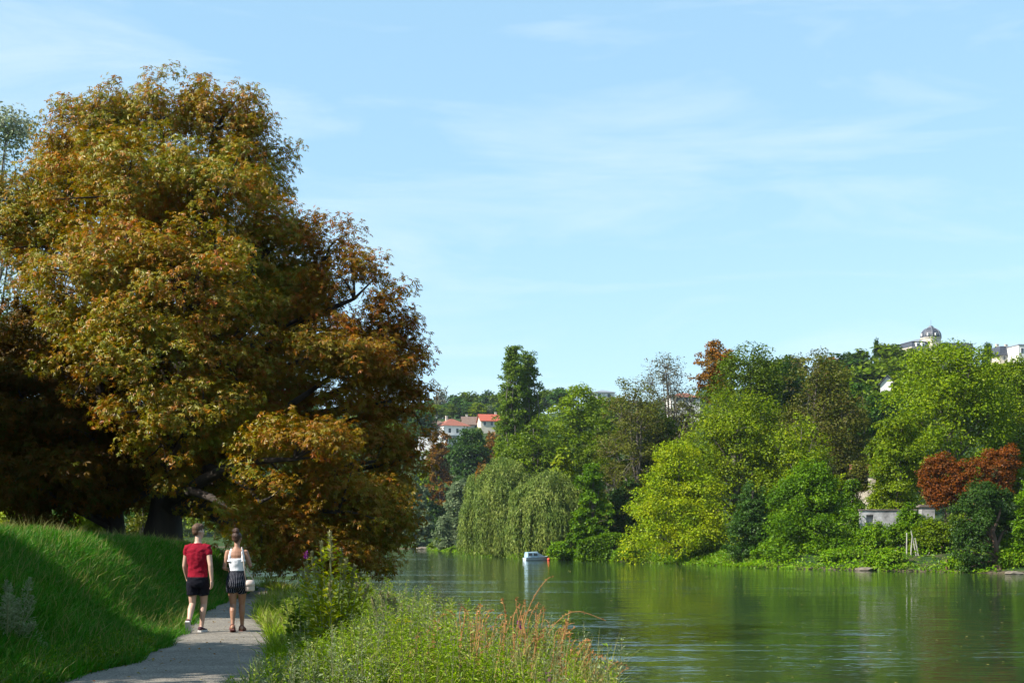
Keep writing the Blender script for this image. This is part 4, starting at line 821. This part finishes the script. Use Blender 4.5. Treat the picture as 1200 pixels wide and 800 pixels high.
def shoe(ank, tilt, yaw_, parent):
    a = Vector(ank); rt = Matrix.Rotation(yaw_, 3, 'Z') @ Matrix.Rotation(tilt, 3, 'X'); TR = lambda p_: a + rt @ Vector(p_)
    u_ = MB()
    prof = [(-.085,.030,-.055,.0),(-.07,.038,-.06,.01),(-.02,.041,-.062,.005),(.05,.044,-.064,-.018),(.12,.046,-.066,-.035),(.165,.036,-.067,-.045),(.185,.018,-.068,-.052)]
    u_.loft([[TR((w_*math.cos(q), y_, zl+(zh-zl)*(.5+.5*math.sin(q)))) for q in [2*math.pi*k/10 for k in range(10)]] for y_, w_, zl, zh in prof]); so = u_.build('shoe', M['shoe'], parent, True)
    v_ = MB(); v_.loft([[TR((-w_*1.08,y_*1.03,-.088)),TR((w_*1.08,y_*1.03,-.088)),TR((w_*1.08,y_*1.03,-.058)),TR((-w_*1.08,y_*1.03,-.058))] for y_, w_, _, _ in prof]); v_.build('sole', M['sole'], so)
shoe(lL[2], R(-55), R(6), man); shoe(lR[2], 0, R(-8), man)
# ---- woman
wo = empty('person', (-4.565, 23.6, .025), R(3)); wo.scale = (.985,)*3; tag(wo, 'woman in a white tank top and navy striped shorts with her hair up, walking away', 'person')
b = MB()
torso(b, [(1.43,0,.01,.048,.048),(1.39,0,.0,.08,.058),(1.355,0,-.005,.135,.075),(1.29,0,-.008,.152,.092),(1.18,0,0,.135,.098),(1.06,0,0,.112,.085),(1.00,0,0,.120,.09),(.90,0,-.008,.158,.115),(.82,0,-.012,.168,.122),(.74,0,0,.10,.08)])
limb(b, [(0,0,1.36),(0,.012,1.44),(0,.03,1.50)], [.058,.047,.047])
yawW = R(-14); Lw = head(b, (0,.035,1.565), yawW, .93)
aL = [(-.150,0,1.335),(-.205,-.045,1.075),(-.135,.17,1.03)]; aR = [(.150,0,1.335),(.228,-.02,1.115),(.145,.16,1.20)]
for arm, sd, dd in ((aL, -1, (.3,.9,-.1)), (aR, 1, (-.3,.9,.3))):
    limb(b, [arm[0], tuple(Vector(arm[0]).lerp(Vector(arm[1]), .45)), arm[1], tuple(Vector(arm[1]).lerp(Vector(arm[2]), .3)), arm[2]], [.047,.041,.034,.034,.023]); hand(b, arm[2], dd, sd, .9, (sd*.3,0,.9) if sd < 0 else (.8,0,.4))
lL = [(-.082,0,.82),(-.066,.03,.46),(-.058,-.09,.105)]; lR = [(.082,0,.82),(.070,.12,.465),(.060,.20,.085)]
for lg in (lL, lR):
    k_, a_ = Vector(lg[1]), Vector(lg[2]); cf = k_.lerp(a_, .32) + Vector((0,-.02,0))
    limb(b, [lg[0], tuple(Vector(lg[0]).lerp(k_, .5)), lg[1], tuple(cf), tuple(k_.lerp(a_, .72)), lg[2]], [.092,.076,.052,.053,.036,.030])
foot(b, lL[2], R(-20), R(4)); foot(b, lR[2], 0, R(-4))
b.solid('body', M['skin_w'], wo, .0075, 3); eyes(Lw, wo, yawW)
h = MB(); rot = Matrix.Rotation(yawW, 3, 'Z')
h.ellipsoid(Lw(0,-.02,.045), (.080,.095,.083), 16, 12, rot); h.ellipsoid(Lw(0,-.055,.0), (.062,.05,.066), 14, 10, rot); h.ellipsoid(Lw(0,-.05,.135), (.058,.055,.050), 14, 10, rot)
for k in range(46):
    tt = rg.uniform(0, 6.28); ff = rg.uniform(-1, 1); h.ellipsoid(Lw(.056*math.cos(tt)*math.sqrt(1-ff*ff), -.05+.052*math.sin(tt)*math.sqrt(1-ff*ff), .138+.05*ff), (.015,.014,.013), 7, 5)
h.solid('hair', M['hair_w'], wo, .0075, 2)
t = MB(); torso(t, [(1.235,0,-.004,.138,.098),(1.215,0,-.004,.150,.108),(1.16,0,0,.143,.108),(1.06,0,0,.124,.096),(1.01,0,0,.130,.098),(.985,0,-.003,.135,.10)])
torso(t, [(1.255,0,.045,.150,.062),(1.19,0,.03,.146,.078)])                     # front panel reaches higher than the scooped back
for sg in (-1, 1):
    t.tube([(sg*.112,-.060,1.18),(sg*.108,-.064,1.26),(sg*.096,-.052,1.335),(sg*.088,-.012,1.385),(sg*.090,.035,1.365),(sg*.098,.075,1.27),(sg*.102,.085,1.2)], [.046,.030,.023,.020,.02,.024,.03], 10)
    t.ellipsoid((sg*.068,.075,1.215), (.062,.052,.058), 12, 10)
t.solid('tank_top', M['tank'], wo, .0075, 3, .004)
sh = MB(); torso(sh, [(1.035,0,0,.131,.099),(1.0,0,0,.136,.102),(.90,0,-.008,.172,.128),(.82,0,-.014,.185,.140),(.775,0,-.014,.180,.136),(.74,0,-.012,.165,.122)])
for lg in (lL, lR):
    A, B_ = Vector(lg[0]), Vector(lg[1]); o_ = Vector((math.copysign(.012, A.x), 0, 0)); sh.tube([A+Vector((0,-.005,0)), A.lerp(B_, .25)+o_*.6, A.lerp(B_, .45)+o_*1.4], [.102,.096,.092], 16)
sh.solid('shorts', M['stripe'], wo, .0085, 3, .006)
for lg, tl, yw in ((lL, R(-20), R(4)), (lR, 0, R(-4))):
    a = Vector(lg[2]); rt = Matrix.Rotation(yw, 3, 'Z') @ Matrix.Rotation(tl, 3, 'X'); TR = lambda p_: a + rt @ Vector(p_)
    v_ = MB(); v_.loft([[TR((-w_,y_,-.098)),TR((w_,y_,-.098)),TR((w_,y_,-.074)),TR((-w_,y_,-.074))] for y_, w_ in ((-.085,.028),(-.05,.038),(.04,.040),(.12,.045),(.165,.028))]); so = v_.build('sandal', M['sandal'], wo)
    for ya, hh in ((.10, .002), (-.03, .045)):
        q = MB(); q.tube([TR((math.cos(t_)*.045, ya, -.075+math.sin(t_)*(.05+hh))) for t_ in [math.pi*k/8 for k in range(9)]], .011, 6); q.build('strap', M['sandal'], so)
bag = empty('handbag', (-4.565+.225, 23.56, .70), R(20)); tag(bag, 'small cream shoulder bag on the right hip of the woman', 'handbag')
mb = MB(); mb.loft([ring((0,0,0),.060,.030,16),ring((0,0,.015),.080,.044,16),ring((0,0,.09),.078,.042,16),ring((0,0,.165),.066,.026,16),ring((0,0,.178),.060,.016,16)]); mb.build('pouch', M['bagleather'], bag, True)
mb = MB(); mb.loft([ring((0,-.002,.085),.083,.050,16),ring((0,-.002,.13),.079,.046,16),ring((0,-.001,.17),.069,.031,16),ring((0,0,.186),.058,.014,16)]); mb.build('flap', M['bagleather'], bag, True)
mb = MB(); mb.tube([(-.07,0,.17),(-.10,-.03,.40),(-.135,-.09,.60),(-.145,-.07,.69),(-.135,.0,.725),(-.125,.08,.66),(-.08,.07,.42),(.07,.0,.17)], .009, 6); mb.build('strap', M['bagleather'], bag, True)
# ------------------------------------------------------------------ grass and weeds on the near bank
rng = np.random.default_rng(77)
def blades(name, mat, X, Y, hmin, hmax, W, lean, label, cat, prefer=(0, 0)):
    n = len(X); Z = ground_z(X, Y)-.02; P = np.stack([X, Y, Z], 1)
    patch = .5+.5*np.sin(X*1.7+np.sin(Y*.9)*2)*np.sin(Y*1.3+X*.6)
    L = (hmin+(hmax-hmin)*rng.random(n)*(.45+.55*patch))
    D = rng.normal(size=(n, 3))*lean; D[:, 2] = 1; D[:, 0] += prefer[0]; D[:, 1] += prefer[1]; D = norm(D)
    N = norm(rng.normal(size=(n, 3))*np.array([1, 1, .25]))
    N = norm(N - D*np.sum(N*D, -1, keepdims=True)); S = np.cross(N, D); L = L[:, None]; w = (W*rng.uniform(.6, 1.3, n)*np.maximum(1, Y/24))[:, None]
    tip = D*L + N*L*rng.uniform(.05, .5, n)[:, None]; tip[:, 2] -= .12*L[:, 0]; mid = D*L*.55 + N*L*.05
    V = np.stack([P-S*w*.5, P+S*w*.5, P+mid+S*w*.42, P+mid-S*w*.42, P+tip+S*w*.06, P+tip-S*w*.06], 1).reshape(-1, 3)
    i = np.arange(n)*6; Q = np.concatenate([np.stack([i, i+1, i+2, i+3], 1), np.stack([i+3, i+2, i+4, i+5], 1)])
    o = link(name, quads(name, V, Q), None, M[mat]); tag(o, label, cat, kind='stuff'); return o
def scatter(n, x0, x1, y0, y1, p=1.6):
    Y = y0*(y1/y0)**(rng.random(n)**(1/p)) if p else rng.uniform(y0, y1, n)
    return rng.uniform(x0, x1, n), Y
X, Y = scatter(760000, -15.5, -4.5, 11, 46); m_ = np.interp(Y, LE_Y, LE_X) - X
keep = (m_ > -.03+.16*np.sin(Y*2.6+X)*(rng.random(len(X))**2)) & (X > -.385*Y-1.2) & (m_ < 5.2)
X, Y = X[keep], Y[keep]
blades('long_grass', 'grass', X, Y, .10, .36, .011, .40, 'long lush green grass covering the shaded mound left of the path', 'grass', (.12, -.05))
# mown-over pale bents among it
q = rng.random(len(X)) < .045; blades('dry_grass', 'drygrass', X[q], Y[q], .25, .55, .008, .4, 'scattered pale bents standing in the long grass of the mound', 'grass')
X, Y = scatter(150000, -7.8, 1.5, 12, 46, 1.4); r_ = X - np.interp(Y, LE_Y, RE_X); t_ = sdist(NEAR, X, Y)
k_ = (r_ > -.12*rng.random(len(X))) & (t_ > .1) & (rng.random(len(X)) < np.exp(-np.maximum(r_-.2, 0)*.22))
blades('verge_grass', 'weed', X[k_], Y[k_], .12, .48, .012, .5, 'rough green grass along the river side of the path', 'grass')
k2 = k_ & (rng.random(len(X)) < .35*(.5+.5*np.sin(Y*.8+1))) & (Y > 19); blades('dry_verge_grass', 'drygrass', X[k2], Y[k2], .25, .62, .011, .5, 'dry straw coloured tussocks along the river side of the path', 'grass')

def plants(X, Y, H, nleaf, leaf, asp, spread, mat, name, label, stemmat='stem', droop=.2, taper=.55, lean=.18, basef=.12, up=.5, as_stuff=True, parent=None, Z=None, stems_name='stems'):
    """leafy upright stems, all leaves one mesh and all stems another"""
    n = len(X); B = np.stack([X, Y, (ground_z(X, Y) if Z is None else Z)-.03], 1)
    a = rng.random(n)*6.283; tl = lean*rng.random(n)*H; T_ = np.stack([np.cos(a)*tl, np.sin(a)*tl, H], 1)
    i = np.repeat(np.arange(n), nleaf); f = basef+(1-basef)*rng.random(n*nleaf)**.8
    C = B[i] + T_[i]*np.stack([f**1.8, f**1.8, f], 1); ang = rng.random(len(i))*6.283
    D = np.stack([np.cos(ang), np.sin(ang), up-droop+rng.normal(size=len(i))*.35], 1)
    N = norm(np.stack([-np.cos(ang)*.35, -np.sin(ang)*.35, np.ones(len(i))], 1) + rng.normal(size=(len(i), 3))*.35)
    L = leaf*(1-taper*f)*rng.uniform(.6, 1.35, len(i)); P = C + D*np.reshape(spread*(1-.7*f)*rng.random(len(i)), (-1, 1))
    V, Q = leaves(P, N, norm(D), L, L*asp)
    fs = np.linspace(0, 1, 4); sv, sq = [], []
    for s_ in (np.array([.5, .1, 0]), np.array([.1, -.5, 0])):
        ctr = B[:, None, :] + T_[:, None, :]*np.stack([fs**1.8, fs**1.8, fs], 1)[None]
        w = (np.linspace(.011, .004, 4)*np.ones((n, 1)))[:, :, None]*np.maximum(1, Y/20)[:, None, None]
        vv = np.concatenate([ctr - s_*w, ctr + s_*w], 1)  # n,8,3
        k = np.arange(n)*8; o = len(sv)*0
        sv.append(vv.reshape(-1, 3)); sq.append(np.concatenate([np.stack([k+j, k+4+j, k+5+j, k+1+j], 1) for j in range(3)]))
    SV, SQ = cat_quads(list(zip(sv, sq)))
    if as_stuff:
        VV, QQ = cat_quads([(V, Q), (SV, SQ)]); me = quads(name, VV, QQ, np.concatenate([np.zeros(len(Q)), np.ones(len(SQ))])); me.materials.append(M[mat]); me.materials.append(M[stemmat])
        o = link(name, me); tag(o, label, 'weeds', kind='stuff'); return o
    link('foliage', quads('foliage', V, Q), parent, M[mat]); link('stem', quads('stem', SV, SQ), parent, M[stemmat]); return B + T_
def bank_scatter(n, y0, y1, tmin=.15, rmin=.12, rmax=9, p=1.0, cut=None):
    X, Y = scatter(n, -7, 3, y0, y1, p); r_ = X - np.interp(Y, LE_Y, RE_X); t_ = sdist(NEAR, X, Y)
    k = (r_ > rmin+.25*rng.random(n)) & (t_ > tmin) & (r_ < rmax) & (X < .066*Y + .1)
    return X[k], Y[k], r_[k], t_[k]
X, Y, r_, t_ = bank_scatter(4200, 11.2, 30); h = np.clip(.26+.42*r_, .24, .95)*rng.uniform(.55, 1.1, len(X)); pxx = 600+X/Y*F; kk = rng.random(len(X)) < np.interp(pxx, [500, 580, 690], [1, .5, .3]); X, Y, h = X[kk], Y[kk], h[kk]*np.interp(pxx[kk], [500, 600], [1, .8]); k = (np.sin(X*2.1+Y)*.5+rng.random(len(X))) < .75
plants(X[k], Y[k], h[k], 84, .082, .34, .09, 'weed', 'green_weeds', 'dense green leafy weeds between path and river')
k = ~k; plants(X[k], Y[k], h[k]*1.05, 90, .072, .24, .09, 'mugwort', 'grey_green_weeds', 'grey-green mugwort and willowherb among the riverside weeds', up=.9)
X, Y, r_, t_ = bank_scatter(900, 11.2, 24, rmax=1.4); plants(X, Y, rng.uniform(.15, .34, len(X)), 34, .085, .5, .09, 'scrub', 'low_green_weeds', 'low bright green herbs along the right edge of the path')
X = rng.uniform(-6.3, -4.75, 700); Y = rng.uniform(13.5, 20.5, 700); m_ = np.interp(Y, LE_Y, LE_X)-X; k = (m_ > .0) & (m_ < .55); X, Y = X[k], Y[k]
plants(X, Y, rng.uniform(.10, .24, len(X)), 30, .075, .6, .10, 'scrub', 'low_green_weeds', 'low clover and nettle patch along the left edge of the path')
X, Y, r_, t_ = bank_scatter(9000, 11.5, 28, rmin=.5); k = rng.random(len(X)) < np.clip(r_*.35, .05, 1)
blades('dry_bents', 'drygrass', X[k], Y[k], .45, 1.0, .008, .16, 'thin pale flowering bents standing among the riverside weeds', 'grass')
# far bank undergrowth
P_, u_ = [], rng.random(20000)
seg = FAR[4:10]; ln = np.linalg.norm(np.diff(seg, axis=0), axis=1); cs = np.concatenate([[0], np.cumsum(ln)])/ln.sum()
bx_ = np.interp(u_**.75, cs, seg[:, 0]); by_ = np.interp(u_**.75, cs, seg[:, 1]); off = .1+15*rng.random(len(u_))**1.7; dirn = norm(np.stack([.25+0*bx_, 1+0*by_], 1))
X = bx_+dirn[:, 0]*off; Y = by_+dirn[:, 1]*off; n = len(X)
reps = 4; X = np.repeat(X, reps)+rng.normal(size=n*reps)*.35; Y = np.repeat(Y, reps)+rng.normal(size=n*reps)*.35
hh = (.25+.55*(.5+.5*np.sin(X*.8)*np.sin(Y*.5+X*.3))); Z = ground_z(X, Y)+rng.random(len(X))**.7*hh
P = np.stack([X, Y, Z], 1); N = norm(np.array([0, -.3, 1])+rng.normal(size=P.shape)*.55); D = rng.normal(size=P.shape); L = rng.uniform(.16, .36, len(X)); V, Q = leaves(P, N, D, L, L*.65)
o = link('bank_undergrowth', quads('bank_undergrowth', V, Q), None, M['scrub']); tag(o, 'low green undergrowth covering the far bank above the waterline', 'undergrowth', kind='stuff')

n = 260; Y = 25*(150/25)**rng.random(n); X = PX(480+760*rng.random(n), Y); k = (sdist(NEAR, X, Y) < -1.5) & (sdist(FAR, X, Y) > 1.5); X, Y = X[k], Y[k]; n = len(X)
L = rng.uniform(.07, .16, n)*np.maximum(1, Y/60); V, Q = leaves(np.stack([X, Y, np.full(n, WATER_Z+.012)], 1), np.tile([0, 0, 1.], (n, 1)), norm(np.stack([rng.normal(size=n), rng.normal(size=n), 0*X], 1)), L, L*.7, fold=.1)
o = link('floating_leaves', quads('floating_leaves', V, Q), None, M['drygrass']); tag(o, 'scattered pale leaves and seeds drifting on the river', 'leaves', kind='stuff')
n = 190; Y = rng.uniform(12.5, 40, n); lw, rw = np.interp(Y, LE_Y, LE_X), np.interp(Y, LE_Y, RE_X); uu = rng.random(n); uu = np.where(rng.random(n) < .6, uu**3*.5*np.sign(rng.random(n)-.5) % 1, uu)
X = lw+(rw-lw)*uu; L = rng.uniform(.035, .075, n); V, Q = leaves(np.stack([X, Y, np.full(n, .034)], 1), norm(np.array([0, 0, 1.])+rng.normal(size=(n, 3))*.22), norm(rng.normal(size=(n, 3))*np.array([1, 1, .05])), L, L*.55)
o = link('fallen_leaves', quads('fallen_leaves', V, Q), None, M['chestnut_rust']); tag(o, 'small brown fallen leaves scattered along the path', 'leaves', kind='stuff')
# ---- single plants that stand out
def tall_plant(name, label, cat, pxs, d, tops, basepx, leafmat, nleaf, leaf, asp, seed, heads=None, headlen=.35, spread=.12, basez=None, stemmat='stem', droop=.2, up=.5, taper=.55):
    global rng
    rng = np.random.default_rng(seed); x0 = PX(basepx, d); z0 = gz(x0, d); root = empty(name, (x0, d, z0)); tag(root, label, cat)
    n = len(pxs); Xt = np.array([PX(p_, d) for p_ in pxs])-x0; Ht = np.array([PZ(t_, d) for t_ in tops])-z0; Yt = rng.normal(size=n)*.22
    i = np.repeat(np.arange(n), nleaf); f = .15+.85*rng.random(len(i))**.85
    cen = lambda i, f: np.stack([Xt[i]*(.25+.75*f**1.2), Yt[i]*(.4+.6*f), Ht[i]*f], 1)
    C = cen(i, f); ang = rng.random(len(i))*6.283
    D = np.stack([np.cos(ang), np.sin(ang), up-droop+rng.normal(size=len(i))*.35], 1); N = norm(np.stack([-np.cos(ang)*.35, -np.sin(ang)*.35, np.ones(len(i))], 1)+rng.normal(size=(len(i), 3))*.35)
    L = leaf*(1-taper*f)*rng.uniform(.6, 1.3, len(i)); V, Q = leaves(C+D*np.reshape(spread*(1-.8*f)*rng.random(len(i)), (-1, 1)), N, norm(D), L, L*asp)
    link('foliage', quads('foliage', V, Q), root, M[leafmat])
    sv, sq = tubes([(cen(np.full(6, j), np.linspace(0, 1, 6)), np.linspace(.011, .004, 6)) for j in range(n)], 5); link('stem', quads('stem', sv, sq, smooth=True), root, M[stemmat])
    if heads:
        nh = 110; i = np.repeat(np.arange(n), nh); f = 1-headlen*np.tile(np.linspace(0, 1, nh), n)**1.3; C = cen(i, f); C[:, 2] += .05; ang = rng.random(len(i))*6.283
        D = norm(np.stack([np.cos(ang)*.7, np.sin(ang)*.7, .9+0*ang], 1)); N = norm(rng.normal(size=C.shape)); L = rng.uniform(.02, .05, len(i)); V, Q = leaves(C+D*np.reshape((1-f)*.22*rng.random(len(i)), (-1, 1)), N, D, L, L*.5)
        for j in range(n):
            s_ = slice(j*nh*4, (j+1)*nh*4); link('seed_head', quads('seed_head', V[s_], Q[:nh]), root, M[heads])
    return root
tall_plant('tall_weed', 'tall leafy yellow-green weed with upright seed heads in front of the chestnut boughs', 'plant', [352,362,370,379,386,392,399,407,416,425,433,374,396,411], 18, [672,664,652,640,628,632,648,660,668,676,690,676,684,690], 391, 'tallweed', 84, .15, .38, 301, 'seedhead', .22, .16, taper=.45)
tall_plant('mugwort_plant', 'feathery grey-green mugwort standing at the lower left corner', 'plant', [-22,-10,0,8,15,22,28,36,44,5,18,26], 16.6, [700,694,704,686,690,684,706,736,770,716,708,700], 12, 'mugwort', 120, .085, .26, 302, 'mugwort', .6, .14, up=1.1)
tall_plant('leafy_weed', 'bushy dark green burdock-like weed on the bank edge between verge and tall weed', 'plant', [335,344,352,360,368,378], 19.5, [702,694,690,694,700,706], 356, 'weed', 46, .16, .6, 303, None)
tall_plant('willowherb_plant', 'green willowherb with fluffy pale tops right of the tall weed', 'plant', [438,447,455,463,472,480], 16.8, [704,698,700,706,712,716], 460, 'mugwort', 70, .09, .25, 304, 'seedhead', .3, .08)
tall_plant('willowherb_plant', 'tall thin green willowherb rising among the red stalks against the water', 'plant', [648,660,668,676], 15.8, [735,722,716,742], 655, 'weed', 46, .10, .25, 305, None, spread=.06)
def stalk(px, top, d, basepx, seed, label, curl=0.0, group='rust red dead stalks in the waterside weeds', rad=.0065):
    r = np.random.default_rng(seed); x0, x1 = PX(basepx, d), PX(px, d); z0 = gz(x0, d)-.05; z1 = PZ(top, d)
    f = np.linspace(0, 1, 12); b_ = (x1-x0); x = x0 + b_*f**1.6 + .015*np.sin(f*9+seed); y = d + r.normal()*.15*f; z = z0+(z1-z0)*np.sin(f*math.pi/2*(1-.0*curl))**(1-.25*curl)
    if curl: z = z0+(z1-z0)*np.where(f < .7, np.sin(f/.7*math.pi/2), 1-.12*((f-.7)/.3)**1.5)
    pts = np.stack([x, np.full(12, d)+(y-d), z], 1); V, Q = tubes([(pts, np.linspace(rad, rad*.4, 12))], 5)
    n = 28; f2 = .35+.65*r.random(n); C = np.stack([np.interp(f2, f, pts[:, j]) for j in range(3)], 1); D = norm(r.normal(size=(n, 3))+np.array([0, 0, .8])); L = r.uniform(.012, .034, n); lv, lq = leaves(C, norm(r.normal(size=(n, 3))), D, L, L*.5)
    VV, QQ = cat_quads([(V, Q), (lv, lq)]); VV = VV - np.array([x0, d, z0]); o = link('dead_stalk', quads('dead_stalk', VV, QQ), None, M['redstalk']); o.location = (x0, d, z0); tag(o, label, 'stalk', group)
rs = np.random.default_rng(5)
stalk(650, 675, 15.6, 606, 1, 'tallest rust red stalk, its thin tip hooking up over the river', 0, rad=.009)
stalk(712, 716, 15.4, 628, 2, 'rust red stalk arching far over to the right above the water', 1, rad=.009)
stalk(742, 778, 13.6, 700, 3, 'rust red stalk furthest right, bent low over the water', .5)
stalk(716, 768, 13.8, 690, 4, 'short forked rust red stalk left of the furthest right one', .5)
for k in range(120):
    b_ = 480+235*rs.random()**.8; bx_ = b_ + rs.normal()*6; tp = np.interp(b_, [470,540,600,650,690,715], [724,706,698,716,752,782]) + abs(rs.normal())*26
    stalk(b_+rs.normal()*10+8, tp, rs.uniform(13.6, 16.4), bx_, 20+k, 'straight rust red seed stalk in the thicket of red stalks at the water edge')
def flower(px, top, d, label, mat='purple', spike=.16, seed=1):
    r = np.random.default_rng(seed); x = PX(px, d); z0 = gz(x, d); H = PZ(top, d)-z0; root = empty('wildflower', (x, d, z0)); tag(root, label, 'flower')
    V, Q = tubes([(bend((0,0,0), (.02,0,H), r, 5, .02), np.linspace(.006, .003, 5))], 5); link('stem', quads('stem', V, Q), root, M['stem'])
    n = 90; C = np.stack([.02+r.normal(size=n)*.012, r.normal(size=n)*.012, H-spike*r.random(n)], 1)
    if mat == 'yellowflower': C = np.stack([r.normal(size=n)*.05, r.normal(size=n)*.05, H+r.normal(size=n)*.012], 1)
    D = norm(np.stack([r.normal(size=n), r.normal(size=n), .6+0*C[:, 0]], 1)); L = r.uniform(.011, .022, n); V, Q = leaves(C, norm(r.normal(size=(n, 3))), D, L, L*.7); link('blossom', quads('blossom', V, Q), root, M[mat])
    n = 24; f = r.random(n)*.75; C = np.stack([.02*f, 0*f, H*f], 1); D = norm(np.stack([r.normal(size=n), r.normal(size=n), .4+0*f], 1)); V, Q = leaves(C, norm(np.array([0, 0, 1.])+r.normal(size=(n, 3))*.3), D, np.full(n, .09), np.full(n, .025)); link('foliage', quads('foliage', V, Q), root, M['weed'])
flower(607, 727, 14.6, 'single purple loosestrife spike among the red stalks above the water', spike=.10)
flower(641, 788, 13.2, 'purple loosestrife spike at the bottom edge of the picture', spike=.10, seed=2)
flower(357, 646, 18.6, 'pink flower spike beside the tall yellow-green weed', spike=.10, seed=3)
flower(376, 772, 14.0, 'flat yellow flower head low in the green weeds', 'yellowflower', seed=4)
flower(472, 727, 15.0, 'small yellow flower head right of the tall weed', 'yellowflower', seed=5)

# ------------------------------------------------------------------ air
HAZE = 0.00007
if HAZE:
    mb = MB(); mb.box(-2600, 2600, -320, 3100, -6, 105)
    m, nt, out = new_mat('air'); pv = nt.nodes.new('ShaderNodeVolumePrincipled'); pv.inputs['Color'].default_value = (.75, .86, 1, 1); pv.inputs['Density'].default_value = HAZE; pv.inputs['Anisotropy'].default_value = .3
    nt.links.new(pv.outputs[0], out.inputs['Volume']); hz = mb.build('haze', m); tag(hz, kind='stuff')

# ------------------------------------------------------------------ sky, sun, camera
EL, AZ = R(41), R(247)          # AZ measured clockwise from +Y: the sun stands behind the left shoulder
w = bpy.data.worlds.new('World'); scene.world = w; w.use_nodes = True; nt = w.node_tree; nt.nodes.clear()
out = nt.nodes.new('ShaderNodeOutputWorld'); bg = nt.nodes.new('ShaderNodeBackground'); sky = nt.nodes.new('ShaderNodeTexSky')
sky.sky_type = 'NISHITA'; sky.sun_disc = False; sky.sun_elevation = EL; sky.sun_rotation = AZ; sky.air_density = 1.0; sky.dust_density = .45; sky.ozone_density = 1.0
tc = nt.nodes.new('ShaderNodeTexCoord'); mp = nt.nodes.new('ShaderNodeMapping'); mp.inputs['Scale'].default_value = (2.2, 2.2, 13); mp.inputs['Rotation'].default_value = (.0, R(9), 0)
nt.links.new(tc.outputs['Generated'], mp.inputs[0]); n = nt.nodes.new('ShaderNodeTexNoise'); n.inputs['Scale'].default_value = 1.5; n.inputs['Detail'].default_value = 7; n.inputs['Roughness'].default_value = .58; n.inputs['Distortion'].default_value = .5; nt.links.new(mp.outputs[0], n.inputs['Vector'])
cr = ramp(nt, [(0,0,0),(.5,.5,.5)], [.48,.80]); nt.links.new(n.outputs[0], cr.inputs[0])
tint = mixrgb(nt, mixrgb(nt, sky.outputs[0], SKY_TINT, 1.0, 'MULTIPLY'), (1.78, 3.2, 4.5), .62)   # thin high veil of cirrus over the clear sky
col = mixrgb(nt, tint, (4.6, 5.0, 5.2), cr.outputs[0])
nt.links.new(col, bg.inputs[0]); bg.inputs[1].default_value = SKY_STR; nt.links.new(bg.outputs[0], out.inputs[0])
sd = bpy.data.lights.new('sun', 'SUN'); sd.energy = SUN_E; sd.angle = R(.53); sd.color = (1, .94, .84); so = bpy.data.objects.new('sun', sd); COL.objects.link(so)
dirn = Vector((math.sin(AZ)*math.cos(EL), math.cos(AZ)*math.cos(EL), math.sin(EL))); so.rotation_euler = (-dirn).to_track_quat('-Z', 'Y').to_euler(); so.location = dirn*200
cam = bpy.data.cameras.new('camera'); co = bpy.data.objects.new('camera', cam); COL.objects.link(co); scene.camera = co
co.location = (0, 0, CZ); co.rotation_euler = (R(90), 0, 0); cam.sensor_width = 36; cam.lens = F*36/1200; cam.shift_y = (HZ-400)/1200; cam.clip_start = .1; cam.clip_end = 6000
vs = scene.view_settings; vs.view_transform = 'Standard'; vs.look = 'None'; vs.exposure = EXPO; vs.gamma = 1
scene.cycles.max_bounces = 6; scene.cycles.diffuse_bounces = 2; scene.cycles.glossy_bounces = 3; scene.cycles.transmission_bounces = 3; scene.cycles.volume_bounces = 0; scene.cycles.transparent_max_bounces = 4
scene.cycles.use_denoising = True
